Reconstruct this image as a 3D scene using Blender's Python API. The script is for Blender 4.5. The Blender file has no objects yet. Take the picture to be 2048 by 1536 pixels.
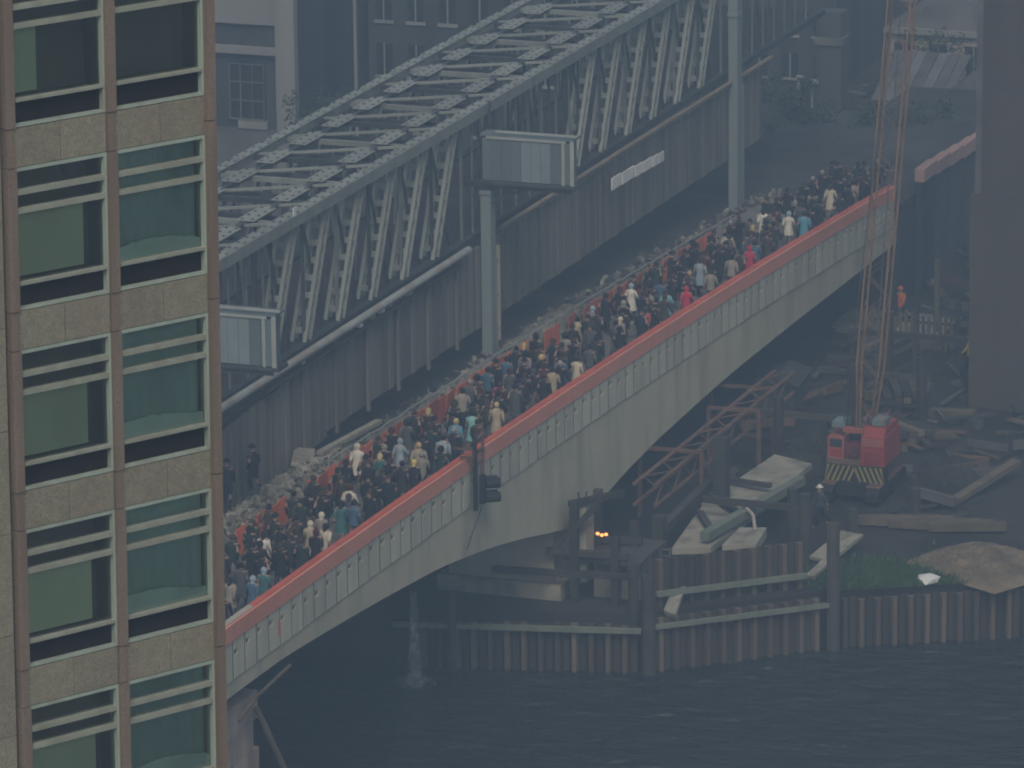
import bpy, bmesh, math, random
from mathutils import Vector, Matrix
random.seed(11)
S = bpy.context.scene
COL = S.collection
rad = math.radians

# ------------------------------------------------------------------ camera
CAM = Vector((-193.71, -90.09, 73.23))
PITCH, AZ, ROLL = rad(15.2), rad(20.3), -0.012
hv = Vector((math.cos(AZ), math.sin(AZ), 0))
r0 = Vector((math.sin(AZ), -math.cos(AZ), 0))
vv = hv * math.cos(PITCH) + Vector((0, 0, -math.sin(PITCH)))
u0 = r0.cross(vv)
rv = r0 * math.cos(ROLL) + u0 * math.sin(ROLL)
uv = -r0 * math.sin(ROLL) + u0 * math.cos(ROLL)
cd = bpy.data.cameras.new('camera')
cd.sensor_width = 36; cd.lens = 196.1; cd.clip_start = 1; cd.clip_end = 5000
cam = bpy.data.objects.new('camera', cd); COL.objects.link(cam)
m = Matrix((rv, uv, -vv)).transposed().to_4x4(); m.translation = CAM
cam.matrix_world = m
S.camera = cam

# ------------------------------------------------------------------ sky, sun, exposure
W = bpy.data.worlds.new('World'); S.world = W; W.use_nodes = True
nt = W.node_tree; nt.nodes.clear()
sky = nt.nodes.new('ShaderNodeTexSky'); sky.sky_type = 'NISHITA'; sky.sun_disc = False
SUN_EL, SUN_AZ = rad(48), rad(200)          # azimuth: direction the sun stands in, counter-clockwise from +X
sky.sun_elevation = SUN_EL; sky.sun_rotation = math.pi / 2 - SUN_AZ
sky.air_density = 1.2; sky.dust_density = 6.0; sky.ozone_density = 1.2
bg = nt.nodes.new('ShaderNodeBackground'); bg.inputs[1].default_value = 0.07
wo = nt.nodes.new('ShaderNodeOutputWorld')
nt.links.new(sky.outputs[0], bg.inputs[0]); nt.links.new(bg.outputs[0], wo.inputs[0])
sd = bpy.data.lights.new('sun', 'SUN'); sd.energy = 0.9; sd.angle = rad(25); sd.color = (1, .90, .74)
sun = bpy.data.objects.new('sun', sd); COL.objects.link(sun)
sdir = Vector((math.cos(SUN_EL) * math.cos(SUN_AZ), math.cos(SUN_EL) * math.sin(SUN_AZ), math.sin(SUN_EL)))
sun.rotation_euler = sdir.to_track_quat('Z', 'Y').to_euler(); sun.location = (0, 0, 60)
S.view_settings.view_transform = 'Standard'; S.view_settings.look = 'None'
S.view_settings.exposure = 0.27; S.view_settings.gamma = 1; S.view_settings.use_curve_mapping = False
S.render.engine = 'CYCLES'
cy = S.cycles
cy.use_denoising = True; cy.max_bounces = 6; cy.diffuse_bounces = 2; cy.glossy_bounces = 2
cy.transparent_max_bounces = 12; cy.volume_bounces = 1; cy.filter_width = 1.9

# ------------------------------------------------------------------ materials
def mat(name, col, rough=.85, var=.25, scale=1.2, stretch=(1, 1, 1), bump=0., fine=0., rnd=0., metal=0., spec=.3, dirt=None, dirt_scale=.5, dirt_stretch=(1, 1, 1), dirt_amt=.5):
    M = bpy.data.materials.new(name); M.use_nodes = True
    n = M.node_tree; B = n.nodes['Principled BSDF']
    B.inputs['Roughness'].default_value = rough; B.inputs['Metallic'].default_value = metal
    B.inputs['Specular IOR Level'].default_value = spec
    g = n.nodes.new('ShaderNodeNewGeometry')
    def noise(sc, st, det=4):
        v = n.nodes.new('ShaderNodeVectorMath'); v.operation = 'MULTIPLY'; v.inputs[1].default_value = st
        n.links.new(g.outputs['Position'], v.inputs[0])
        t = n.nodes.new('ShaderNodeTexNoise'); t.inputs['Scale'].default_value = sc; t.inputs['Detail'].default_value = det
        n.links.new(v.outputs[0], t.inputs['Vector']); return t
    def mix(a, b, f):
        x = n.nodes.new('ShaderNodeMix'); x.data_type = 'RGBA'
        for s, k in ((a, 6), (b, 7)):
            if isinstance(s, tuple): x.inputs[k].default_value = s + (1,)
            else: n.links.new(s, x.inputs[k])
        if isinstance(f, float): x.inputs[0].default_value = f
        else: n.links.new(f, x.inputs[0])
        return x.outputs[2]
    def ramp(o, a, b):
        r = n.nodes.new('ShaderNodeMapRange'); r.inputs[1].default_value = a; r.inputs[2].default_value = b
        n.links.new(o, r.inputs[0]); return r.outputs[0]
    t = noise(scale, stretch)
    lo = tuple(c * (1 - var) for c in col); hi = tuple(min(1, c * (1 + var)) for c in col)
    c = mix(lo, hi, ramp(t.outputs[0], .3, .7))
    if fine:
        f = noise(22, (1, 1, 1), 2)
        c = mix(c, tuple(x * (1 - fine) for x in col), ramp(f.outputs[0], .45, .7))
    if dirt:
        d = noise(dirt_scale, dirt_stretch, 6)
        mul = n.nodes.new('ShaderNodeMath'); mul.operation = 'MULTIPLY'; mul.inputs[1].default_value = dirt_amt
        n.links.new(ramp(d.outputs[0], .48, .68), mul.inputs[0])
        c = mix(c, dirt, mul.outputs[0])
    if rnd:
        oi = n.nodes.new('ShaderNodeObjectInfo')
        hs = n.nodes.new('ShaderNodeHueSaturation')
        mr = n.nodes.new('ShaderNodeMapRange'); mr.inputs[3].default_value = 1 - rnd; mr.inputs[4].default_value = 1 + rnd
        n.links.new(oi.outputs['Random'], mr.inputs[0]); n.links.new(mr.outputs[0], hs.inputs['Value']); n.links.new(c, hs.inputs['Color'])
        c = hs.outputs[0]
    n.links.new(c, B.inputs['Base Color'])
    if bump:
        b = n.nodes.new('ShaderNodeBump'); b.inputs['Strength'].default_value = bump; b.inputs['Distance'].default_value = .05
        n.links.new(noise(scale * 6, stretch).outputs[0], b.inputs['Height']); n.links.new(b.outputs[0], B.inputs['Normal'])
    return M

V = (1, 1, .12)
MT = dict(
    granite=mat('granite', (.255, .245, .185), .8, .16, 6, fine=.35, rnd=.07, dirt=(.2, .16, .12), dirt_scale=.8, dirt_stretch=(1, 1, .3), dirt_amt=.45),
    pillar=mat('pillar_stone', (.215, .17, .135), .8, .2, 2, V, fine=.25, dirt=(.14, .10, .08), dirt_scale=1.5, dirt_stretch=V, dirt_amt=.5),
    winframe=mat('window_frame_metal', (.33, .41, .36), .45, .1, 3, V, spec=.5, dirt=(.24, .22, .17), dirt_scale=2, dirt_stretch=(1, 1, .4), dirt_amt=.4),
    transom=mat('transom_metal', (.285, .31, .265), .5, .12, 3, dirt=(.2, .18, .13), dirt_scale=2, dirt_amt=.4),
    apron=mat('dark_apron', (.016, .013, .014), .6, .2, 2, spec=.1),
    room=mat('room_wall', (.15, .125, .095), .9, .2, 1),
    blind=mat('pale_green_blind', (.62, .66, .46), .9, .14, .8, (1, 1, .4), rnd=.12),
    curtain=mat('blue_green_curtain', (.34, .46, .43), .9, .22, .7, (1, 1, .6), rnd=.1),
    net=mat('net_heap', (.60, .74, .66), .9, .12, 1),
    concrete=mat('bridge_concrete', (.50, .475, .355), .85, .10, .35, fine=.08, dirt=(.27, .26, .21), dirt_scale=.55, dirt_stretch=(1, 1, .25), dirt_amt=.55),
    panelc=mat('panel_concrete', (.49, .485, .385), .85, .08, .5, rnd=.09, dirt=(.28, .28, .24), dirt_scale=1.2, dirt_stretch=V, dirt_amt=.5),
    joint=mat('joint_filler', (.14, .14, .125), .9, .4, 1.5, V, rnd=.5),
    hole=mat('recess_dark', (.02, .02, .02), .9, .1),
    fascia=mat('salmon_board', (.66, .27, .19), .7, .10, .8, rnd=.05, dirt=(.42, .24, .19), dirt_scale=.8, dirt_amt=.5),
    redtop=mat('red_capping', (.52, .12, .08), .6, .15, 1, rnd=.06),
    palecap=mat('pale_capping', (.42, .38, .31), .8, .1, 1),
    orange=mat('orange_board', (.62, .15, .07), .7, .25, 1, rnd=.4, dirt=(.25, .09, .06), dirt_scale=1, dirt_amt=.6),
    deck=mat('deck_concrete', (.17, .165, .15), .9, .25, .5, dirt=(.07, .065, .06), dirt_scale=.8, dirt_amt=.6),
    road=mat('old_roadway', (.05, .05, .05), .9, .4, .4, bump=.3),
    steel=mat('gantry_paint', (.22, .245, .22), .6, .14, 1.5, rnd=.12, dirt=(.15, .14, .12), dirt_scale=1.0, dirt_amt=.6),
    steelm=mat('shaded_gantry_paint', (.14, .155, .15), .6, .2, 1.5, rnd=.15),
    plate=mat('gusset_paint', (.26, .285, .255), .55, .12, 2, rnd=.1, dirt=(.2, .18, .15), dirt_scale=2, dirt_amt=.5),
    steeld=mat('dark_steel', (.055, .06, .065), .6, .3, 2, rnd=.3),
    post=mat('post_paint', (.21, .25, .25), .6, .12, 1, V, dirt=(.15, .17, .17), dirt_scale=1, dirt_stretch=V, dirt_amt=.5),
    pipe=mat('pale_pipe', (.32, .35, .33), .5, .15, .6, dirt=(.25, .17, .12), dirt_scale=.5, dirt_amt=.7),
    rustpipe=mat('rusty_rail', (.22, .18, .13), .7, .2, .8),
    board=mat('hoarding_board', (.165, .16, .14), .9, .2, .8, V, rnd=.24, dirt=(.07, .06, .055), dirt_scale=.8, dirt_stretch=V, dirt_amt=.6),
    cabin=mat('cabin_sheet', (.12, .15, .165), .7, .15, 1, V, rnd=.15),
    cabinlight=mat('cabin_panel', (.20, .245, .26), .7, .1, 1),
    cabinframe=mat('cabin_frame', (.34, .37, .34), .6, .1, 1),
    rubble=mat('rubble', (.21, .20, .165), .95, .45, 2.2, bump=.6, rnd=.35, dirt=(.06, .055, .05), dirt_scale=1.1, dirt_amt=.8),
    white=mat('white_paint', (.68, .70, .68), .7, .08, 1, rnd=.06),
    rail=mat('galvanised_rail', (.26, .29, .28), .6, .1, 1),
    orangesteel=mat('crane_jib_paint', (.20, .115, .06), .55, .2, 1, rnd=.12, dirt=(.13, .08, .05), dirt_scale=.8, dirt_amt=.5),
    red=mat('crane_red', (.30, .045, .04), .5, .15, 1, dirt=(.25, .05, .05), dirt_scale=1, dirt_amt=.4),
    darkred=mat('grimy_red', (.14, .03, .03), .6, .3, 1),
    redl=mat('crane_faded_red', (.34, .11, .085), .55, .15, 1),
    yellow=mat('hazard_yellow', (.27, .23, .07), .6, .1, 2),
    black=mat('black_paint', (.02, .02, .022), .5, .2, 2),
    glassd=mat('dark_cab_glass', (.03, .035, .04), .1, .1, spec=.6),
    galv=mat('pale_green_steel', (.15, .20, .19), .6, .1, 1),
    rust=mat('rusty_steel', (.14, .085, .06), .8, .3, 1.2, rnd=.2),
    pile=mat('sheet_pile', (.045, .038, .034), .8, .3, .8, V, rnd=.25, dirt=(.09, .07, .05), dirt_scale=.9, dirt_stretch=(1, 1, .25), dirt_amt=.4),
    pilelight=mat('lit_rib_sheet_pile', (.10, .08, .06), .8, .3, .8, V, rnd=.5, dirt=(.06, .05, .045), dirt_scale=.9, dirt_stretch=(1, 1, .3), dirt_amt=.6),  # lighter copy of the pile colour: light on the outer pans painted in
    wale=mat('waling', (.16, .185, .145), .7, .2, 1),
    timber=mat('timber', (.12, .10, .07), .9, .25, 1, rnd=.25),
    timberd=mat('dark_timber', (.055, .05, .045), .9, .3, 1, rnd=.3),
    mud=mat('site_mud', (.030, .028, .025), .95, .45, .25, bump=.5, dirt=(.06, .052, .04), dirt_scale=.12, dirt_amt=.5),
    grass=mat('weedy_grass', (.05, .10, .04), .95, .4, 1.5),
    sand=mat('sand_mound', (.18, .145, .10), .95, .3, .9, bump=.8, dirt=(.09, .08, .06), dirt_scale=.7, dirt_amt=.7),
    palec=mat('pale_fresh_concrete', (.31, .30, .245), .85, .2, .7, dirt=(.13, .12, .10), dirt_scale=1.1, dirt_amt=.75),
    brick=mat('old_stone', (.33, .28, .24), .9, .25, .8, dirt=(.12, .10, .09), dirt_scale=.8, dirt_stretch=V, dirt_amt=.6),
    tower=mat('tower_concrete', (.085, .07, .058), .9, .1, .3, fine=.1, dirt=(.05, .04, .034), dirt_scale=.4, dirt_stretch=V, dirt_amt=.5),
    pinkstone=mat('pink_granite', (.40, .26, .22), .8, .1, .6, rnd=.08),
    bgstone=mat('portland_stone', (.24, .24, .225), .9, .2, .3, V, dirt=(.2, .2, .2), dirt_scale=.4, dirt_stretch=V, dirt_amt=.5),
    bgdark=mat('sooty_wall', (.06, .06, .06), .9, .4, .4, V, rnd=.3),
    roofs=mat('slate_roof', (.12, .115, .11), .8, .3, .6, rnd=.3),
    bark=mat('bark', (.05, .045, .035), .95, .2, 3),
    leaf=mat('sooty_leaves', (.045, .06, .035), .9, .4, 1.2, rnd=.25),
    skin=mat('skin', (.30, .19, .14), .6, .05, 4), hose=mat('stockings', (.20, .15, .12), .7, .1, 4),
    shoe=mat('shoe', (.02, .018, .018), .5, .1),
)
def glass_mat():
    M = bpy.data.materials.new('window_glass'); M.use_nodes = True; n = M.node_tree; n.nodes.clear()
    o = n.nodes.new('ShaderNodeOutputMaterial'); mx = n.nodes.new('ShaderNodeMixShader')
    t = n.nodes.new('ShaderNodeBsdfTransparent'); t.inputs[0].default_value = (.93, .985, .95, 1)
    g = n.nodes.new('ShaderNodeBsdfGlossy'); g.inputs['Roughness'].default_value = .03
    f = n.nodes.new('ShaderNodeFresnel'); f.inputs[0].default_value = 1.5
    n.links.new(f.outputs[0], mx.inputs[0]); n.links.new(t.outputs[0], mx.inputs[1]); n.links.new(g.outputs[0], mx.inputs[2])
    n.links.new(mx.outputs[0], o.inputs[0]); return M
MT['glass'] = glass_mat()
def water_mat():
    M = bpy.data.materials.new('river_water'); M.use_nodes = True; n = M.node_tree; B = n.nodes['Principled BSDF']
    B.inputs['Base Color'].default_value = (.020, .024, .024, 1); B.inputs['Roughness'].default_value = .12; B.inputs['IOR'].default_value = 1.33
    g = n.nodes.new('ShaderNodeNewGeometry')
    def nz(sc, st, det):
        v = n.nodes.new('ShaderNodeVectorMath'); v.operation = 'MULTIPLY'; v.inputs[1].default_value = st
        n.links.new(g.outputs['Position'], v.inputs[0])
        t = n.nodes.new('ShaderNodeTexNoise'); t.inputs['Scale'].default_value = sc; t.inputs['Detail'].default_value = det
        n.links.new(v.outputs[0], t.inputs['Vector']); return t.outputs[0]
    a = n.nodes.new('ShaderNodeMath'); a.operation = 'ADD'
    n.links.new(nz(.9, (1, .55, 1), 5), a.inputs[0]); n.links.new(nz(.22, (1, .5, 1), 3), a.inputs[1])
    b = n.nodes.new('ShaderNodeBump'); b.inputs['Strength'].default_value = .9; b.inputs['Distance'].default_value = 1.8
    n.links.new(a.outputs[0], b.inputs['Height']); n.links.new(b.outputs[0], B.inputs['Normal']); return M
MT['water'] = water_mat()
def jet_mat():
    M = bpy.data.materials.new('falling_water'); M.use_nodes = True; n = M.node_tree; B = n.nodes['Principled BSDF']
    B.inputs['Base Color'].default_value = (.55, .6, .6, 1); B.inputs['Roughness'].default_value = .5
    g = n.nodes.new('ShaderNodeNewGeometry'); t = n.nodes.new('ShaderNodeTexNoise'); t.inputs['Scale'].default_value = 3
    n.links.new(g.outputs['Position'], t.inputs['Vector'])
    r = n.nodes.new('ShaderNodeMapRange'); r.inputs[1].default_value = .35; r.inputs[2].default_value = .75; r.inputs[3].default_value = .03; r.inputs[4].default_value = .5
    n.links.new(t.outputs[0], r.inputs[0]); n.links.new(r.outputs[0], B.inputs['Alpha']); return M
MT['jet'] = jet_mat()
def emit(name, col, st):
    M = bpy.data.materials.new(name); M.use_nodes = True; B = M.node_tree.nodes['Principled BSDF']
    B.inputs['Base Color'].default_value = col + (1,); B.inputs['Emission Color'].default_value = col + (1,); B.inputs['Emission Strength'].default_value = st
    return M
MT['flame'] = emit('work_lamp_glow', (1, .30, .08), 3.0)

# ------------------------------------------------------------------ mesh helpers
class MB:
    def __init__(s): s.v = []; s.f = []; s.m = []; s.mats = []; s.cur = 0
    def use(s, key):
        if key not in s.mats: s.mats.append(key)
        s.cur = s.mats.index(key); return s
    def add(s, vs, fs):
        o = len(s.v); s.v += [tuple(v) for v in vs]
        for f in fs: s.f.append([i + o for i in f]); s.m.append(s.cur)
        return s
    def box(s, x0, x1, y0, y1, z0, z1):
        return s.add([(x, y, z) for z in (z0, z1) for x, y in ((x0, y0), (x1, y0), (x1, y1), (x0, y1))],
                     [(3, 2, 1, 0), (4, 5, 6, 7), (0, 1, 5, 4), (1, 2, 6, 5), (2, 3, 7, 6), (3, 0, 4, 7)])
    def beam(s, a, b, w, h, up=(0, 0, 1)):
        a, b = Vector(a), Vector(b); d = (b - a).normalized(); up = Vector(up)
        if abs(d.dot(up)) > .98: up = Vector((1, 0, 0))
        x = d.cross(up).normalized() * (w / 2); y = x.cross(d).normalized() * (h / 2)
        return s.add([p + i * x + j * y for p in (a, b) for i, j in ((-1, -1), (1, -1), (1, 1), (-1, 1))],
                     [(3, 2, 1, 0), (4, 5, 6, 7), (0, 1, 5, 4), (1, 2, 6, 5), (2, 3, 7, 6), (3, 0, 4, 7)])
    def tube(s, pts, r, n=8):
        pts = [Vector(p) for p in pts]; rs = r if isinstance(r, list) else [r] * len(pts)
        vs = []; fs = []
        for i, p in enumerate(pts):
            d = (pts[min(i + 1, len(pts) - 1)] - pts[max(i - 1, 0)]).normalized()
            u = Vector((0, 0, 1)) if abs(d.z) < .95 else Vector((1, 0, 0))
            x = d.cross(u).normalized(); y = x.cross(d)
            vs += [p + (x * math.cos(2 * math.pi * k / n) + y * math.sin(2 * math.pi * k / n)) * rs[i] for k in range(n)]
        for i in range(len(pts) - 1):
            for k in range(n):
                a = i * n + k; b = i * n + (k + 1) % n; fs.append((a, b, b + n, a + n))
        fs.append(tuple(reversed(range(n)))); fs.append(tuple(range(len(vs) - n, len(vs))))
        return s.add(vs, fs)
    def ell(s, c, r, n=8, k=5, z0=-1.):
        vs = []; fs = []
        for i in range(k + 1):
            t = math.asin(z0) + (math.pi / 2 - math.asin(z0)) * i / k
            for j in range(n):
                a = 2 * math.pi * j / n
                vs.append((c[0] + r[0] * math.cos(t) * math.cos(a), c[1] + r[1] * math.cos(t) * math.sin(a), c[2] + r[2] * math.sin(t)))
        for i in range(k):
            for j in range(n):
                a = i * n + j; b = i * n + (j + 1) % n; fs.append((a, b, b + n, a + n))
        fs.append(tuple(reversed(range(n))))
        return s.add(vs, fs)
    def prism(s, poly, axis, a, b):
        """poly: 2-D outline; axis 1 -> outline in (x,z) extruded along y; 2 -> outline in (x,y) extruded along z; 0 -> (y,z) along x"""
        n = len(poly)
        def P(p, t): return (p[0], t, p[1]) if axis == 1 else ((p[0], p[1], t) if axis == 2 else (t, p[0], p[1]))
        vs = [P(p, a) for p in poly] + [P(p, b) for p in poly]
        fs = [tuple(range(n)), tuple(reversed(range(n, 2 * n)))] + [(i, i + n, (i + 1) % n + n, (i + 1) % n) for i in range(n)]
        return s.add(vs, fs)
    def mesh(s, name):
        me = bpy.data.meshes.new(name); me.from_pydata(s.v, [], s.f)
        for k in s.mats: me.materials.append(MT[k] if isinstance(k, str) else k)
        for p, i in zip(me.polygons, s.m): p.material_index = i
        bm = bmesh.new(); bm.from_mesh(me); bmesh.ops.recalc_face_normals(bm, faces=bm.faces); bm.to_mesh(me); bm.free()
        me.update(); return me
    def build(s, name, key=None, parent=None):
        if key:
            s.mats = [key]; s.m = [0] * len(s.f)
        return link(name, s.mesh(name), parent)
def link(name, me, parent=None, loc=None):
    o = bpy.data.objects.new(name, me); COL.objects.link(o)
    if parent: o.parent = parent
    if loc: o.location = loc
    return o
def tag(o, label=None, cat=None, group=None, kind=None):
    if label: o['label'] = label
    if cat: o['category'] = cat
    if group: o['group'] = group
    if kind or cat: o['kind'] = kind or 'thing'
    return o
def thing(name, label, cat, loc=(0, 0, 0), rz=0., group=None):
    o = bpy.data.objects.new(name, None); o.empty_display_size = .3; COL.objects.link(o)
    o.location = loc; o.rotation_euler.z = rz
    return tag(o, label, cat, group)
def copy_tree(o, parent=None):
    c = o.copy(); COL.objects.link(c); c.parent = parent
    for ch in list(o.children): copy_tree(ch, c)
    return c
def struct(name, mb, key): return tag(mb.build(name, key), kind='structure')
def lerp(a, b, t): return a + (b - a) * t
def interp(tab, x):
    if x <= tab[0][0]: return tab[0][1]
    for (x0, y0), (x1, y1) in zip(tab, tab[1:]):
        if x <= x1: return lerp(y0, y1, (x - x0) / (x1 - x0))
    return tab[-1][1]
def ztop(x): return 1.10 - .008 * (x - 17) - 2.55e-4 * (x - 17) ** 2      # top of the parapet: a shallow hump
def zdeck(x): return ztop(x) - 1.15

# ================================================================== SETTING
WZ = -13.0; GZ = -10.2
w = MB(); nx = 60
w.add([(-820, -820, WZ), (820, -820, WZ), (820, 820, WZ), (-820, 820, WZ)], [(0, 1, 2, 3)])
struct('river', w, 'water')
quay = [(52.8, 820), (52.8, 7), (55.5, -4.6), (61.8, -11.9), (68.5, -23.5), (91, -70), (300, -820), (800, -820), (800, 820)]
g = MB(); n = len(quay)
g.add([(x, y, GZ) for x, y in quay] + [(x, y, WZ - .6) for x, y in quay],
      [tuple(range(n))] + [(i, i + 1, i + 1 + n, i + n) for i in range(n - 1)])
struct('site_ground', g, 'mud')
g = MB(); sq = [(-800, 800), (-800, -800), (-60, -800), (9, -40), (9, 800)]; n = len(sq)
g.add([(x, y, -9) for x, y in sq] + [(x, y, WZ - .6) for x, y in sq], [tuple(range(n))] + [(i, i + 1, i + 1 + n, i + n) for i in range(n - 1)])
struct('south_bank_ground', g, 'mud')
# the old roadway beside the new bridge, under the gantry
o = MB()
for x in range(12, 150, 6): o.box(x, x + 5.98, 7.45, 24, -3.2 - .0002 * (x - 17) ** 2, min(-1.75, zdeck(x + 3) - .35))
struct('old_roadway', o, 'road')

# ================================================================== OFFICE TOWER (near, left)
E_ANG = AZ - rad(49.4)
tw = thing('office_tower', 'beige granite office tower with wide green-framed windows rising beside the bridge', 'building', (-94.49, -46.68, 0), E_ANG)
tw.rotation_euler.y = .0105
# local: x along the facade (0 = corner, negative to the left), y inwards, z up
TOP, ST = 49.02, 3.645
ROWS = range(-1, 6); BAYS = range(0, 2); BW = 2.435
b = MB(); b.box(-24, -.02, .9, 22, -9.0, 60); b.box(-24, -2 * BW - .30, .02, .9, -9, 60); b.box(-2 * BW - .30, -.02, .02, .9, -9, TOP - 6 * ST + .3)
b.box(-2 * BW - .30, -.02, .02, .9, TOP + 2 * ST - .5, 60); b.build('main_block', 'granite', tw)
for k in range(14):
    for c in range(6):
        q = MB(); q.box(-2 * BW - .32 - (c + 1) * 1.2 + .012, -2 * BW - .32 - c * 1.2, -.03, .02, TOP - 6 * ST + k * ST / 1.75, TOP - 6 * ST + (k + 1) * ST / 1.75 - .015); q.build('facing_slab', 'granite', tw)
b = MB(); zz = TOP - 6 * ST + .3
for k in range(9):
    b.box(-.21, .0, -.14, .9, zz + k * ST, zz + (k + 1) * ST - .025)
b.build('corner_pillar', 'pillar', tw)
pm = MB(); pm.box(-.11, .11, -.10, .9, 0, 2.84); pm = pm.mesh('mullion_pillar')
pm2 = MB(); pm2.box(-.095, .095, -.075, .9, 2.86, ST - .015); pm2 = pm2.mesh('pillar_block')
sp = MB(); sp.box(0, BW / 2 - .125, -.03, .6, -.78, -.015); sp = sp.mesh('spandrel_panel')
# window meshes (origin at the window's top left)
ww = BW - .22
fr = MB(); fr.box(0, ww, -.02, .14, -.075, 0); fr.box(0, ww, -.015, .14, -2.845, -2.79); fr.box(0, .055, -.02, .14, -2.79, -.075); fr.box(ww - .055, ww, -.02, .14, -2.79, -.075); fr = fr.use('winframe').mesh('frame')
fr.materials.clear(); fr.materials.append(MT['winframe'])
def bar(z0, z1, y0=.0):
    q = MB(); q.box(.056, ww - .056, y0, .13, -z1, -z0); return q
t1 = bar(.445, .545, -.03).mesh('transom'); t2 = bar(.82, .915, -.03).mesh('transom'); t3 = bar(2.285, 2.345, -.05).mesh('sill')
ap = bar(2.347, 2.788, .10).mesh('apron_panel')
def pane(z0, z1):
    q = MB(); q.box(.057, ww - .057, .085, .093, -z1, -z0); return q.mesh('pane')
p1, p2, p3 = pane(.077, .443), pane(.547, .818), pane(.917, 2.283)
rm = MB(); rm.add([(.0, .62, 0), (ww, .62, 0), (ww, .62, -2.85), (0, .62, -2.85)], [(0, 1, 2, 3)]); rm.box(0, .02, .15, .62, -2.8, 0); rm.box(ww - .02, ww, .15, .62, -2.8, 0); rm.box(0, ww, .15, .62, -2.845, -2.36); rm = rm.mesh('room_recess')
bl = MB(); bl.box(.03, ww * .80, .20, .215, -2.22, -.86); bl = bl.mesh('blind')
cu = MB()
cn = 40; cv = [(.08 + (ww - .16) * i / cn, .25 + .012 * math.sin(i * 1.1) + .008 * math.sin(i * .37)) for i in range(cn + 1)]
cu.prism(cv + [(x, y + .01) for x, y in reversed(cv)], 2, -2.3, -.08)
cu = cu.mesh('curtain')
def net(seed):
    q = MB(); ks = 22; rng = random.Random(seed); h0, h1, ph = rng.uniform(.05, .12), rng.uniform(.12, .22), rng.uniform(0, 1)
    top = [(.06 + (ww - .12) * i / ks, -2.28 + .10 + h0 + h1 * math.sin(math.pi * min(1, .1 + ph * .2 + i / ks * .8)) + rng.uniform(-.02, .02)) for i in range(ks + 1)]
    q.prism([(top[0][0], -2.28)] + top + [(top[-1][0], -2.28)], 1, .12, .19); me = q.mesh('net_heap'); me.materials.append(MT['net']); return me
for mm, k in ((t1, 'transom'), (t2, 'transom'), (t3, 'transom'), (ap, 'apron'), (p1, 'glass'), (p2, 'glass'), (p3, 'glass'), (rm, 'room'), (bl, 'blind'), (cu, 'curtain'), (pm, 'pillar'), (pm2, 'pillar'), (sp, 'granite')):
    mm.materials.clear(); mm.materials.append(MT[k])
for r in ROWS:
    z = TOP - ST * r
    for c in BAYS:
        xl = -.21 - ww - BW * c
        wn = bpy.data.objects.new('window', None); COL.objects.link(wn); wn.parent = tw; wn.location = (xl, 0, z)
        for nm, me in (('frame', fr), ('transom', t1), ('transom', t2), ('sill', t3), ('apron_panel', ap), ('pane', p1), ('pane', p2), ('pane', p3), ('room_recess', rm)):
            link(nm, me, wn)
        if r == -1:
            if c % 2 == 1: link('blind', bl, wn, (0, .01, 0)).scale = (.42, 1, 1)
        elif c % 2 == 1: link('blind', bl, wn)
        else:
            link('curtain', cu, wn)
            if r >= 0: link('net_heap', net(r * 7 + c + 3), wn)
        for h in (0, 1): link('spandrel_panel', sp, tw, (xl + .005 + h * ww / 2, 0, z + ST - 2.85 - .0))
        if c < 3:
            link('mullion_pillar', pm, tw, (xl - .11, 0, z - 2.84)); link('pillar_block', pm2, tw, (xl - .11, 0, z - 2.84))

# ================================================================== THE BRIDGE
br = thing('road_bridge', 'pale concrete river bridge under construction with salmon red parapet capping and crowded footway', 'bridge')
SOF = [(-10, -3.2), (5, -2.35), (14, -2.09), (21, -2.20), (26.3, -2.56), (31.6, -2.95), (39.9, -3.68), (44, -4.25), (48, -4.9), (52, -5.65), (56.8, -6.72), (62.8, -6.82), (66, -6.4), (71.2, -6.03), (79, -5.75), (85, -5.62), (96, -5.62), (106, -5.72), (116, -5.75)]
X0, X1 = 6.0, 116.0
xs = [X0 + (X1 - X0) * i / 110 for i in range(111)]
def smooth_sof(x): return sum(interp(SOF, x + d) for d in (-1.5, -.75, 0, .75, 1.5)) / 5 if not (56 < x < 63.5) else interp(SOF, x)
G = MB()
vs = []
for x in xs:
    zs = smooth_sof(x); zt = zdeck(x) - .18; vs += [(x, .26, zt), (x, .26, ztop(x) - 2.53), (x, .0, ztop(x) - 2.56), (x, .03, zs), (x, 6.3, zs), (x, 7.4, zt)]
fs = []
for i in range(len(xs) - 1):
    for k in range(6):
        a = i * 6 + k; bb = i * 6 + (k + 1) % 6; fs.append((a, bb, bb + 6, a + 6))
fs += [tuple(range(6)), tuple(range(len(vs) - 6, len(vs)))]
G.add(vs, fs); gir = G.build('girder', 'concrete', br)
D = MB(); vs = []
for x in xs: vs += [(x, .44, zdeck(x) - .17), (x, .44, zdeck(x)), (x, 7.4, zdeck(x)), (x, 7.4, zdeck(x) - .17)]
fs = [tuple(i * 4 + k + j for k, j in ((a, 0), ((a + 1) % 4, 0), ((a + 1) % 4, 4), (a, 4))) for i in range(len(xs) - 1) for a in range(4)]
D.add(vs, fs + [(0, 1, 2, 3)]); D.build('deck', 'deck', br)
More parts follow.
